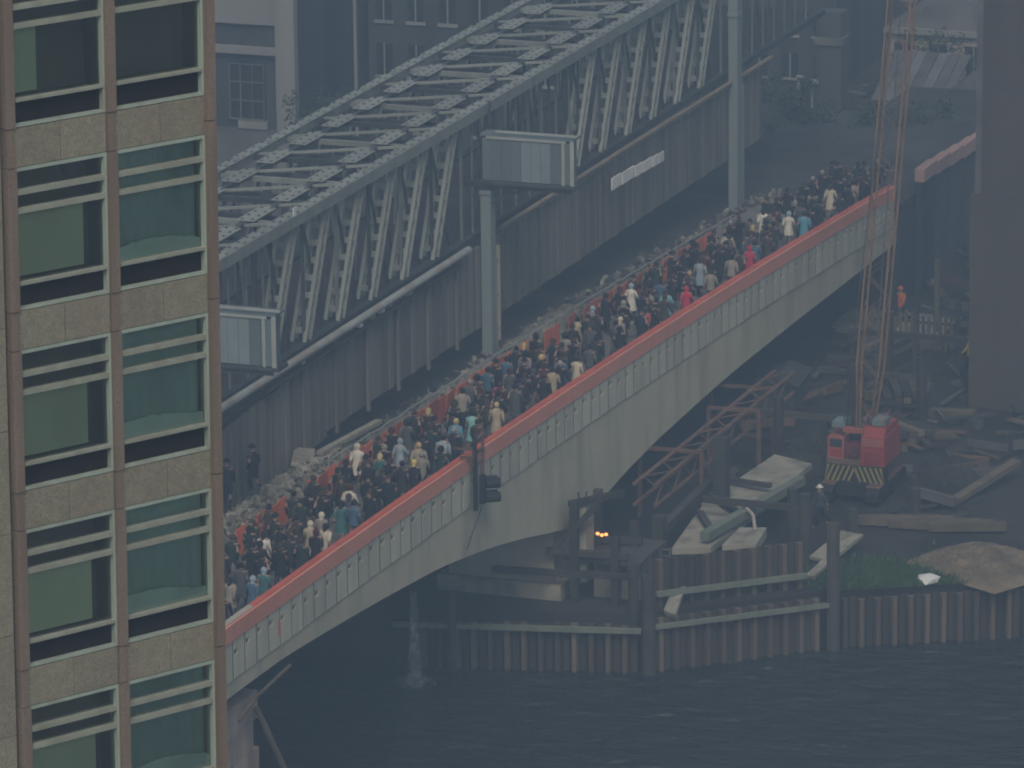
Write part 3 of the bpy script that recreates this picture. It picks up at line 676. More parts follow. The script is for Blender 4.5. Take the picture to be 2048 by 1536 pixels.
# ================================================================== RIVER WORKS
def piling(name, label, a, b, z0, z1, group=None, step=.42):
    t = thing(name, label, 'sheet piling', (a[0], a[1], 0), math.atan2(b[1] - a[1], b[0] - a[0]), group)
    L = math.hypot(b[0] - a[0], b[1] - a[1]); n = int(L / step); rg = random.Random(int(a[0] * 7 + a[1] * 13))
    cache = {}
    for k in range(n):
        c = (k % 2, rg.randrange(3))
        if c not in cache:
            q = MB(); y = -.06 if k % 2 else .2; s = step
            q.prism([(0.02, .24), (.10, y), (s - .10, y), (s - .02, .24), (s - .02, .32), (.02, .32)], 2, z0, z1 + rg.uniform(-.08, .1)); me = q.mesh('sheet_pile'); me.materials.append(MT['pile' if k % 2 == 0 else 'pilelight']); cache[c] = me  # inner pans dark, outer pans light: rib shading put into the colours
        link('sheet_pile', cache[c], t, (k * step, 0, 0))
    return t, L
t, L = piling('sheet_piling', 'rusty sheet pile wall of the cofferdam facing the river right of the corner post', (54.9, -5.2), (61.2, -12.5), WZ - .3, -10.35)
q = MB(); q.box(0, L, -.34, -.08, -10.72, -10.5); q.build('waling', 'wale', t)
t, L = piling('sheet_piling', 'upper sheet pile wall set back behind the striped-light cofferdam face', (56.6, -4.6), (62.3, -11.2), -10.4, -7.9)
q = MB(); q.box(0.3, L - .3, -.34, -.08, -9.62, -9.36); q.build('waling', 'wale', t)
t, L = piling('sheet_piling', 'long low sheet pile wall below the grass and sand mound', (61.4, -12.7), (67.6, -24), WZ - .3, -10.5)
t, L = piling('sheet_piling', 'dark sheet pile wall in the shade beneath the bridge left of the corner post', (51.9, 7.2), (54.6, -4.9), WZ - .3, -10.6)
q = MB(); q.box(0, L, -.36, -.08, -10.85, -10.6); q.build('waling', 'wale', t)
q = MB(); q.tube([(54.65, -5.25, WZ - .5), (54.65, -5.25, -7.9)], .36, 10); tag(q.build('corner_pile', 'timberd'), 'stout dark corner pile where the two cofferdam walls meet', 'pile')
q = MB(); q.tube([(52.2, 4.2, WZ - .5), (52.2, 4.2, -8.9)], .22, 8); tag(q.build('mooring_pile', 'timberd'), 'dark upright pile against the shaded cofferdam under the bridge', 'pile')
q = MB(); q.tube([(61.2, -12.75, WZ - .5), (61.2, -12.75, -6.4)], .34, 8); tag(q.build('dolphin_pile', 'timberd'), 'dark pile between the cofferdam and the sand mound wall', 'pile')

rg = random.Random(14)
for i, (x, y, h, lb) in enumerate(((55.6, -4.2, -7.6, 'dark pile standing just behind the stout corner pile'), (62.6, -12.4, -7.0, 'dark pile just behind the pile at the low wall corner'), (66.5, -9.6, -6.6, 'tall dark pile inside the cofferdam below the crane'), (69.0, -8.2, -7.2, 'dark pile inside the cofferdam beside the pale slabs'), (70.5, -11.0, -8.4, 'short dark pile above the grass patch'), (74.5, -13.2, -8.2, 'short dark pile among the timber baulks'), (80.5, -3.8, -5.6, 'tall dark pile between the lowered jib and the crane'), (86, -6.2, -5.2, 'tall dark pile behind the crane'), (92, -8.5, -6.0, 'dark pile behind the crane on the tower side'), (97, -5.0, -5.0, 'tall dark pile near the paling fence'))):
    q = MB(); q.tube([(x, y, WZ), (x + rg.uniform(-.15, .15), y + rg.uniform(-.1, .1), h)], .3, 8); tag(q.build('timber_pile', 'timberd'), lb, 'pile', 'dark piles in the works')
for i, (x, y0, y1, z, lb) in enumerate(((66.5, -9.8, -4.2, -7.4, 'dark cross beam between piles above the pale slabs'), (80.6, -7.0, -1.0, -6.6, 'dark cross beam left of the crane'), (92, -9.0, -2.5, -7.2, 'dark cross beam behind the crane'), (97, -9.5, -2.0, -6.2, 'dark cross beam near the paling fence'))):
    q = MB(); q.beam((x, y0, z), (x, y1, z), .3, .3); tag(q.build('cross_beam', 'timberd'), lb, 'beam', 'dark cross beams in the works')
# scaffold by the pier
sc_ = thing('timber_scaffold', 'dark timber scaffold frame against the bridge pier with bolted top beam', 'scaffold')
P1, P2 = (56.2, -.85), (57.2, -3.2)
for (x, y, zt) in ((56.2, -.85, -4.9), (56.4, -2.95, -6.6), (58.8, -1.2, -5.0), (59.2, -3.0, -6.6)):
    q = MB(); q.box(x - .2, x + .2, y - .2, y + .2, -10.9, zt); q.build('upright', 'timberd', sc_)
for a, b2 in (((56.2, -.6, -5.1), (58.6, -2.6, -5.0)), ((56.1, .6, -7.6), (56.5, -3.6, -7.6)), ((55.9, 3.4, -8.75), (56.3, -3.8, -8.6)), ((56.2, -1.9, -5.2), (56.2, .3, -7.5)), ((58.8, -1, -7.6), (59.2, -3.4, -7.6))):
    q = MB(); q.beam(a, b2, .3, .3); q.build('cross_timber', 'timberd', sc_)
for k in range(3):
    q = MB(); q.beam((56.4 + .2 * k, -1.05 - .25 * k, -4.95), (56.4 + .3 * k, -1.0 - .35 * k, -4.5), .07, .07); q.build('bolt', 'timberd', sc_)
q = MB(); q.box(56.45, 60.5, -4.2, -.2, -8.1, -7.9); q.build('working_platform', 'timberd', sc_)
for i, (y, x) in enumerate(((-1.25, 56.3), (-1.55, 56.32), (-1.8, 56.34))):
    pass
lp = thing('work_lamp', 'glowing orange cluster of work lamps under the scaffold beam at the pier', 'lamp', (57.5, -1.62, -6.9))
for k in range(3):
    q = MB(); q.ell((0, -.22 * k, -.06 * (k % 2)), (.1, .1, .08), 8, 4, -.99); q.build('bulb', 'flame', lp)
q = MB(); q.beam((0.02, .1, .12), (.02, -.55, .12), .12, .06); q.build('lamp_bar', 'black', lp)
q = MB(); q.box(-.9, .9, -1.2, 1.2, 0, 2.6); q.box(-1, 1, -1.3, 1.3, 2.6, 2.8); o = q.build('concrete_pillar_block', 'palec'); o.location = (58.4, -2.6, -10.9); tag(o, 'pale square concrete block standing under the scaffold platform', 'block')
q = MB(); q.box(-.6, .6, -.35, .35, 0, 3.9); o = q.build('concrete_upright', 'palec'); o.location = (57.4, -.9, -9.3); tag(o, 'narrow pale concrete upright beside the dark scaffold post', 'block')
q = MB(); q.beam((57.6, 5.2, -9.6), (57.3, .3, -9.35), .3, .22); tag(q.build('pale_waling', 'palec'), 'pale horizontal beam in the shade left of the pier scaffold', 'beam')
# ladder
ld = thing('steel_ladder', 'steep steel ladder climbing the cofferdam at its corner', 'ladder')
for y in (-3.55, -4.05):
    q = MB(); q.beam((61.0, y, -11.3), (61.6, y, -8.6), .08, .08); q.build('stile', 'wale', ld)
for k in range(9):
    q = MB(); q.beam((61.03 + k * .065, -4.05, -11.1 + k * .3), (61.03 + k * .065, -3.55, -11.1 + k * .3), .06, .06); q.build('rung', 'wale', ld)
# pale slabs and beams on the works
def slab(label, pts, z, th, key='palec', tilt=(0, 0, 0)):
    cxm = sum(p[0] for p in pts) / len(pts); cym = sum(p[1] for p in pts) / len(pts)
    q = MB(); q.prism([(a - cxm, b - cym) for a, b in pts], 2, -th, 0); o = q.build('concrete_slab', key); o.location = (cxm, cym, z); o.rotation_euler = tilt
    return tag(o, label, 'slab', 'pale slabs on the pier works')
slab('long tapering pale slab running back across the pier works', [(60.8, -4.4), (61.6, -6.2), (74, -6.6), (76, -4.6), (71, -3.2)], -8.35, .35)
slab('broad pale slab at the rear of the pier works below the crane', [(68.6, -3.4), (68.2, -6.4), (77.5, -6.6), (78.6, -4.2)], -8.3, .3)
slab('small pale slab at the river edge of the pier works', [(61.0, -7.0), (61.6, -8.6), (64.6, -8.2), (64.2, -6.9)], -8.0, .5)
slab('narrow pale slab beside the steel ladder', [(55.9, -5.6), (55.6, -6.3), (58.2, -6.0), (58.5, -5.4)], -9.7, .25, tilt=(0, -.3, 0))
q = MB(); q.beam((61.8, -5.8, -7.9), (73, -7.4, -7.9), .5, .45); tag(q.build('steel_joist', 'wale'), 'grey steel joist laid across the pale slabs', 'joist')
q = MB(); q.beam((62.5, -3.4, -7.85), (74, -2.9, -7.9), .45, .4); tag(q.build('dark_baulk', 'timberd'), 'dark timber baulk along the pier side of the pale slabs', 'baulk')
q = MB(); q.tube([(69, -4.6, -8.2), (67.5, -5.8, -7.6), (65.5, -7.2, -7.7), (63.9, -7.8, -7.9)], .09, 6); tag(q.build('pale_hose', 'palecap'), 'pale curved hose looping over the slab edge', 'hose')
q = MB(); q.box(-.35, .35, -.35, .35, 0, 3.4); o = q.build('dark_stanchion', 'timberd'); o.location = (69.5, -4.2, -8.3); tag(o, 'dark stanchion rising from the broad pale slab', 'post')
q = MB(); q.box(-.3, .3, -.3, .3, 0, 3.0); o = q.build('dark_stanchion', 'timberd'); o.location = (62.4, -3.2, -10.2); tag(o, 'dark stanchion beside the top of the steel ladder', 'post')
for i, (p, q_, lb) in enumerate((((63, -5.9, -8.1), (66.5, -4.0, -8.1), 'first dark plank lying across the pale slabs from the river side'), ((66.5, -6.4, -8.1), (69.5, -3.6, -8.05), 'second dark plank lying across the pale slabs from the river side'), ((71.5, -6.2, -7.9), (72.5, -3.4, -8.05), 'farthest dark plank lying across the pale slabs'))):
    q = MB(); q.beam(p, q_, .35, .22); tag(q.build('dark_plank', 'timberd'), lb, 'plank', 'dark planks on the slabs')
# rusty lattice jib lying along the pier
rj = thing('lowered_jib', 'rusty lattice jib lying lowered alongside the pier under the bridge', 'jib')
A, B_ = Vector((64.5, -1.7, -7.4)), Vector((87, -2.1, -7.2))
for dy, dz in ((-.55, 0), (.55, 0), (-.55, 1.1), (.55, 1.1)):
    q = MB(); q.tube([A + Vector((0, dy, dz)), B_ + Vector((0, dy, dz))], .11, 6); q.build('jib_chord', 'rust', rj)
for k in range(16):
    a, b2 = A.lerp(B_, k / 16), A.lerp(B_, (k + 1) / 16); s = 1 if k % 2 else 0
    q = MB(); q.tube([a + Vector((0, -.55, 1.1 * s)), b2 + Vector((0, -.55, 1.1 * (1 - s)))], .05, 5); q.tube([a + Vector((0, -.55 + 1.1 * s, 1.1)), b2 + Vector((0, .55 - 1.1 * s, 1.1))], .05, 5); q.build('lacing_bar', 'rust', rj)
for i, (x, y0, y1) in enumerate(((83.5, -2.6, 1.0), (79, -3.2, -.4), (70.5, -2.8, .6))):
    q = MB(); q.beam((x, y0, -6.1), (x, y1, -6.15), .18, .18); q.beam((x, y0, -6.1), (x, y0, -9.9), .2, .2); q.beam((x, y1, -6.1), (x, y1, -9.9), .2, .2)
    tag(q.build('trestle', 'rust'), ['rusty trestle carrying the far end of the lowered jib', 'rusty trestle under the middle of the lowered jib', 'rusty trestle under the lowered jib nearest the pier'][i], 'trestle', 'trestles under the lowered jib')
# grass, sand mound, timbers at the right
gr = MB(); rg = random.Random(21)
for i in range(9000):
    x = rg.gauss(64.2, 1.6); y = rg.gauss(-14.6, 1.7)
    if x < 61.8 + max(0, (-12.7 - y)) * .55 + .3: continue
    h = rg.uniform(.12, .42); a = rg.uniform(0, 6.28); dx, dy = math.cos(a) * .07, math.sin(a) * .07
    gr.add([(x - dx, y - dy, GZ), (x + dx, y + dy, GZ), (x + rg.uniform(-.15, .15), y + rg.uniform(-.15, .15), GZ + h)], [(0, 1, 2)])
tag(gr.build('grass', 'grass'), 'weedy green grass patch on the bank behind the sheet piles', kind='stuff')
heap('sand_mound', 'flat-topped brown sand mound on the bank beyond the grass patch', 68.6, -18.6, GZ - .05, 6.0, 7.0, .75, 'sand', 31, (34, 26), .16, -.5)
o = lump('tarpaulin_bundle', (64.7, -16.7, GZ + .25), (.55, .7, .3), 'white', 41); tag(o, 'white crumpled tarpaulin bundle at the foot of the sand mound', 'tarpaulin')
for i in range(7):
    q = MB(); y = -9.9 - i * .72; q.beam((73.3 + .1 * (i % 3), y, GZ + .3), (74.3 + .1 * (i % 3), y - 3.9, GZ + .42), .42, .42)
    tag(q.build('timber_baulk', 'timber'), 'long timber baulk on the mud below the crane, %s' % ['nearest the crane tracks', 'second from the crane tracks', 'third from the crane tracks', 'fourth from the crane tracks', 'fifth from the crane tracks', 'sixth from the crane tracks', 'farthest from the crane tracks'][i], 'timber', 'timber baulks on the mud')
q = MB(); q.beam((77.5, -14.2, GZ + .4), (84.5, -15.9, GZ + .9), .55, .3); tag(q.build('long_plank', 'timber'), 'long weathered plank slanting towards the grey tower', 'plank')
q = MB(); q.beam((66.0, -10.6, GZ + .3), (69.0, -11.4, GZ + .9), 1.3, .18); tag(q.build('tilted_board', 'palec'), 'pale tilted board standing on the mud above the grass patch', 'board')
q = MB(); q.beam((63.3, -10.9, GZ + .2), (65.3, -11.2, GZ + .5), .5, .18); tag(q.build('short_board', 'palec'), 'short pale board lying above the grass patch', 'board')
heap('debris_heap', 'dark debris heap at the right of the crane tracks', 82, -12.5, GZ - .05, 9, 4.4, .9, 'mud', 51, (18, 10), .5)
heap('debris_heap', 'dark debris heap left of the crane beneath the bridge', 84, -4.5, GZ - .05, 9, 4, 1.1, 'mud', 52, (18, 10), .5)
# staging below the bridge's far end
sgx = thing('timber_staging', 'timber staging of posts and pale planks beyond the crane jib', 'staging')
for k in range(5):
    for x in (110.5, 113.5):
        q = MB(); y = 1.2 - k * 1.6; q.box(x - .12, x + .12, y - .12, y + .12, -14, -9.9); q.build('post', 'timber', sgx)
for x in (110.5, 113.5):
    q = MB(); q.beam((x, 1.6, -9.8), (x, -5.6, -9.8), .2, .3); q.build('rail', 'timber', sgx)
for k in range(6):
    q = MB(); q.box(109.8, 114.2, 1.2 - k * 1.15, 2.25 - k * 1.15, -9.62, -9.5); q.build('plank', 'palec' if k > 2 else 'timber', sgx)
for i in range(6):
    q = MB(); x = 98 + i * 3.1; y = [-3.2, -5.5, -1.4, -6.2, -4.1, -7.4][i]; q.box(x - .14, x + .14, y - .14, y + .14, GZ - .1, GZ + [3.2, 4.4, 2.8, 3.6, 5.0, 3.0][i])
    tag(q.build('timber_post', 'timberd' if i % 2 else 'timber'), 'upright timber post on the dark site below the bridge end, %s' % ['first in from the crane', 'second in from the crane', 'third in from the crane', 'fourth in from the crane', 'tallest', 'nearest the grey tower'][i], 'post', 'posts on the dark site')
hh = thing('site_hut', 'small dark site hut in the shadow under the bridge span', 'hut', (92, -1.2, GZ), .1)
q = MB(); q.box(0, 4, 0, 2.4, 0, 1.9); q.build('hut_wall', 'bgdark', hh)
q = MB(); q.prism([(-.15, 1.9), (2.55, 1.9), (1.2, 2.3)], 0, -.15, 4.15); q.build('roof', 'bgdark', hh)
q = MB(); q.box(-.03, -.003, .8, 1.5, .1, 1.7); q.build('door', 'timberd', hh)
pf = thing('paling_fence', 'row of weathered upright palings below the pale staging planks', 'fence', (108.5, -5.6, GZ))
for k in range(16):
    q = MB(); q.box(-.05, .05, k * .34, k * .34 + .2, 0, 2.1 + random.uniform(-.3, .3)); q.build('paling', 'timber', pf)
for z in (.5, 1.6): q = MB(); q.box(.06, .14, 0, 5.3, z, z + .14); q.build('rail', 'timberd', pf)
db = MB(); rg = random.Random(88)
for i in range(900):
    x = rg.uniform(76, 175); y = rg.uniform(-16, 20)
    if 76 < x < 83 and -11.5 < y < -6: continue
    if y > .2 and x < 146: continue
    l = rg.uniform(.5, 3.2); a = rg.uniform(0, 3.14); h = rg.uniform(.05, .6) * (1 + (x > 110)); t = rg.uniform(-.25, .25); w_ = rg.choice([.12, .2, .3, .6])
    db.use(rg.choice(['timberd', 'timberd', 'rust', 'bgdark', 'timber', 'roofs']))
    db.beam((x, y, GZ + h), (x + math.cos(a) * l, y + math.sin(a) * l, GZ + h + t), w_, rg.choice([.1, .15, .5]))
o = link('site_debris', db.mesh('site_debris')); tag(o, 'scattered dark timber and steel debris across the far site ground', kind='stuff')
for i, (x, y, n_, a) in enumerate(((95, -7.5, 4, .4), (102, -3.5, 5, -.2), (89, -9.8, 3, .9), (106, -8.4, 4, .1))):
    t = thing('timber_stack', ['dark timber stack behind the crane jib', 'dark timber stack below the bridge end', 'dark timber stack right behind the crane tracks', 'dark timber stack at the foot of the grey tower'][i], 'timber stack', (x, y, GZ), a, 'timber stacks on the site')
    for r in range(n_):
        for c in range(4 - r % 2):
            q = MB(); q.box(random.uniform(-.3, .1), 3.4 + random.uniform(-.5, .4), c * .5, c * .5 + .44, r * .36, r * .36 + .33); q.build('baulk', 'timberd' if (r + c) % 3 else 'timber', t)

# grey tower at the right
tr = thing('concrete_tower', 'tall plain grey concrete tower at the right beside the bridge end', 'tower', (100, -9.8, 0), -.1)
q = MB(); q.box(-2.4, 3, -5.5, .0, GZ - 2, 2.0); q.build('tower_base', 'tower', tr)
q = MB(); q.prism([(-2.2, 2.02), (2.8, 2.02), (2.6, 24), (-2.0, 24)], 1, -5.3, -.28); q.build('tower_shaft', 'tower', tr)
for z in range(5, 24, 3):
    q = MB(); q.box(-2.2 + (z - 2) * .0095 - .012, 2, -5.2, -.29, z, z + .06); q.build('pour_joint', 'bgdark', tr)
for z in (-7.5, -4.5, -1.5):
    q = MB(); q.box(-2.412, 2.9, -5.4, -.05, z, z + .06); q.build('pour_joint', 'bgdark', tr)
q = MB(); q.prism([(-2.22, 2.02), (-2.02, 2.02), (-1.82, 24), (-2.02, 24)], 1, -.55, -.2); q.build('edge_strip', 'roofs', tr)

# ================================================================== water jet
jt = thing('water_jet', 'thin stream of water falling from under the bridge into the river with a splash', 'water jet')
q = MB(); q.tube([(50.6, 5.6, -8.6), (50.2, 5.4, -10), (49.9, 5.3, -11.6), (49.8, 5.28, WZ)], [.16, .22, .3, .42], 8); q.build('stream', 'jet', jt)
q = MB(); q.ell((49.8, 5.28, WZ), (.9, 1.1, .28), 12, 4, .0); q.build('splash', 'jet', jt)

# ================================================================== BACKGROUND
def facade(name, label, X, y0, y1, z0, z1, key, depth=12, rows=4, wins=6, frame='bgstone', roof=True):
    t = thing(name, label, 'building', (X, y0, z0))
    H = z1 - z0; Wd = y1 - y0
    q = MB(); q.box(0, depth, 0, Wd, 0, H); q.build('wall', key, t)
    wm = MB(); a, h = Wd / wins, H / rows; wm.box(-.05, -.004, a * .25, a * .75, h * .2, h * .78); wm = wm.mesh('window'); wm.materials.append(MT['black'])
    fm = MB(); fm.box(-.1, -.052, a * .48, a * .52, h * .2, h * .78); fm.box(-.14, -.003, a * .2, a * .8, h * .14, h * .197); fm = fm.mesh('sill'); fm.materials.append(MT[frame])
    for r in range(rows):
        for c in range(wins):
            wv = link('window', wm, t, (0, a * c, h * r)); link('sill', fm, wv)
    q = MB(); q.box(-.35, depth, -.1, Wd + .1, H, H + .4); q.build('cornice', frame, t)
    if roof:
        q = MB(); q.prism([(-.1, H + .4), (Wd + .1, H + .4), (Wd / 2, H + 3)], 0, 0, depth); q.build('roof', 'roofs', t)
    return t
hb = thing('stone_warehouse', 'pale stone riverside building with broad pilaster and deep arched opening behind the gantry', 'building', (125, 42, GZ))
q = MB(); q.box(.3, 14, -.0, 22, 0, 15); q.build('wall', 'bgdark', hb)
q = MB(); q.box(-.3, .3, 0.05, 1.35, 0, 16); q.build('pilaster', 'bgstone', hb)
q = MB(); q.box(-.25, .3, 7.8, 9.1, 0, 16); q.build('pilaster', 'bgstone', hb)
q = MB(); q.box(-.2, .3, 1.36, 7.79, 11.3, 11.75); q.build('ledge', 'bgstone', hb)
q = MB(); q.box(.0, .3, 1.36, 7.79, 13.2, 15); q.build('frieze', 'bgstone', hb)
q = MB(); q.box(.05, .28, 1.36, 7.79, 0, 6.4); q.build('plinth_wall', 'roofs', hb)
wf = bpy.data.objects.new('window', None); COL.objects.link(wf); wf.parent = hb; wf.location = (.02, 2.3, 7)
q = MB(); q.box(.1, .26, 0, 2.4, 0, 3.6); q.build('pane', 'black', wf)
for y in (0, .8, 1.6, 2.35): q = MB(); q.box(0, .09, y, y + .08, 0, 3.6); q.build('glazing_bar', 'roofs', wf)
for z in (0, 1.2, 2.4, 3.55): q = MB(); q.box(-.02, .085, 0, 2.43, z, z + .08); q.build('glazing_bar', 'roofs', wf)
q = MB(); q.box(-.1, .2, -.2, 1.8, -.55, -.05); q.build('sill', 'bgstone', wf)
facade('soot_warehouse', 'soot-dark warehouse with narrow windows directly behind the far gantry chord', 136, 26, 41.5, GZ, 8, 'bgdark', 14, 5, 7)
facade('soot_warehouse', 'long dark warehouse behind the bridge end, left of the sloping slate roof', 176, 22, 40, GZ, -1, 'bgdark', 16, 3, 8)
facade('brick_shed', 'brownish brick shed with pale cornice near the top beside the tall grey tower', 168, 6, 16, GZ, -4.2, 'brick', 12, 2, 4)
facade('brick_shed', 'low dark brick shed below the pale cornice shed', 150, 2, 9, GZ, -6.3, 'bgdark', 8, 1, 3)
facade('soot_warehouse', 'tall dark warehouse at the back behind the dark chimney stack', 205, 2, 30, GZ, 4, 'bgdark', 16, 4, 9)
rf = thing('lean_to_shed', 'open shed with a broad pale sloping roof near the crane jib top', 'shed', (151, 7.2, GZ))
for i in range(7):
    q = MB(); q.beam((0, i * .75, 5.0), (7, i * .75 + .3, 6.9), .7, .1); q.build('roof_sheet', 'roofs', rf)
for x in (0.2, 6.6):
    for y in (0, 4.5):
        q = MB(); q.box(x, x + .2, y, y + .2, 0, 4.9 + x * .27); q.build('post', 'timberd', rf)
for i, (x, y, hgt) in enumerate(((158, 19.2, 3.2), (154, 17.0, 3.8), (146, 23, 3.0), (166, 24.5, 3.4))):
    l = thing('lamp_post', ['pale lamp post left of the dark chimney stack', 'pale lamp post in front of the slate roofs', 'pale lamp post nearest the second gantry post', 'pale lamp post at the back by the long dark warehouse'][i], 'lamp post', (x, y, GZ), 0, 'lamp posts behind the bridge')
    q = MB(); q.tube([(0, 0, 0), (0, 0, hgt + 1.5)], .09, 6); q.build('pole', 'bgstone', l)
    q = MB(); q.ell((0, -.15, hgt + 1.5), (.2, .35, .14), 8, 4, -.9); q.build('lantern', 'bgstone', l)
ch = thing('chimney_stack', 'stubby dark chimney stack with a slate grey band rising behind the bridge end', 'chimney', (158, 16.2, GZ))
q = MB(); q.box(0, 1.6, 0, 1.7, 0, 9.2); q.build('shaft', 'bgdark', ch)
for z in (7.0,): q = MB(); q.box(-.15, 1.75, -.15, 1.85, z, z + .5); q.build('band', 'roofs', ch)
def tree(label, x, y, z, h, cr_, seed):
    t = thing('bank_tree', label, 'tree', (x, y, z)); rg = random.Random(seed)
    q = MB(); q.tube([(0, 0, 0), (.1, .05, h * .3), (.0, .2, h * .6)], [.35, .26, .12], 7)
    tips = []
    for k in range(9):
        a = k * 2.4; e = Vector((math.cos(a) * cr_ * .65, math.sin(a) * cr_ * .65, h * rg.uniform(.5, .9))); tips.append(e)
        q.tube([(0, .1, h * rg.uniform(.28, .5)), tuple(e * .55 + Vector((0, 0, h * .2))), tuple(e)], [.12, .07, .02], 5)
    q.build('trunk', 'bark', t)
    c = MB()
    for e in tips + [Vector((0, 0, h * .92))]:
        for k in range(4):
            p0 = e + Vector([rg.gauss(0, cr_ * .28) for _ in range(3)])
            for i in range(70):
                p = p0 + Vector([rg.gauss(0, cr_ * .13) for _ in range(3)]); s = rg.uniform(.12, .3)
                d1 = Vector([rg.uniform(-1, 1) for _ in range(3)]).normalized() * s; d2 = Vector([rg.uniform(-1, 1) for _ in range(3)]).normalized() * s
                c.add([p, p + d1, p + d2], [(0, 1, 2)])
    c.build('crown', 'leaf', t)
for i, (x, y, h, c_, lb) in enumerate(((140, 18.5, 7, 3, 'dark tree just beyond the second gantry post'), (146, 14.5, 6, 2.8, 'dark tree in front of the chimney stack'), (138, 8.0, 6.5, 2.6, 'dark tree over the far crowd by the bridge end'), (141, 3.5, 6, 2.6, 'dark tree behind the crane jib'), (160, 10.5, 7, 3, 'dark tree beside the sloping shed roof'), (154, 22, 6.5, 3, 'dark tree near the back lamp post'), (146, -3, 7, 3, 'dark tree over the pink approach parapet'), (155, 0, 8, 3.2, 'tall dark tree beside the grey tower'))):
    tree(lb, x, y, GZ, h, c_, 60 + i)
tree('dark tree growing by the stone pilaster building', 122, 38, GZ, 10, 3, 90)
q = MB(); q.tube([(120, 36, GZ), (120, 36, 9)], .12, 6); tag(q.build('tall_mast', 'bgstone'), 'thin pale mast in front of the soot-dark warehouse', 'mast')

# ================================================================== PEOPLE
def skin_body(pts, edges, radii, name):
    me = bpy.data.meshes.new(name); me.from_pydata(pts, edges, [])
    ob = bpy.data.objects.new(name, me); COL.objects.link(ob)
    md = ob.modifiers.new('skin', 'SKIN'); md.use_smooth_shade = True
    for v, r in zip(me.skin_vertices[0].data, radii): v.radius = r if isinstance(r, tuple) else (r, r)
    me.skin_vertices[0].data[0].use_root = True
    sb = ob.modifiers.new('sub', 'SUBSURF'); sb.levels = 1; sb.render_levels = 1
    dg = bpy.context.evaluated_depsgraph_get(); dg.update()
    out = bpy.data.meshes.new_from_object(ob.evaluated_get(dg)); out.name = name
    bpy.data.objects.remove(ob); return out
def make_pose(seed, woman, stride, arm):
    """returns joints of a walking figure facing +X, 1.7 m tall"""
    h = 1.62 if woman else 1.75; k = h / 1.75; s = stride
    J = {}
    J['pelvis'] = (0, 0, .95 * k); J['waist'] = (.01, 0, 1.12 * k); J['chest'] = (.02, 0, 1.32 * k); J['neck'] = (.03, 0, 1.48 * k)
    J['head0'] = (.06, 0, 1.56 * k); J['head1'] = (.06, 0, 1.66 * k); J['nose'] = (.165, 0, 1.61 * k)
    hw = .10; sw = .17 if woman else .20
    for sd_, nm in ((1, 'L'), (-1, 'R')):
        f = s * sd_
        J['hip' + nm] = (0, hw * sd_, .90 * k); J['knee' + nm] = (.20 * f + .05, hw * sd_, .50 * k + .02); J['ankle' + nm] = (.34 * f - .06 + (-.06 if f < 0 else .04), hw * sd_, .09 * k + (.09 if f < 0 else 0))
        J['toe' + nm] = (J['ankle' + nm][0] + .17, hw * 1.15 * sd_, .045 + (.0 if f < 0 else 0))
        a = -f * arm
        J['sh' + nm] = (.01, sw * sd_, 1.42 * k); J['elb' + nm] = (.12 * a - .02, (sw + .06) * sd_, 1.13 * k); J['wr' + nm] = (.26 * a + .08, (sw + .05) * sd_, .90 * k); J['hand' + nm] = (.29 * a + .1, (sw + .05) * sd_, .82 * k)
    return J, k
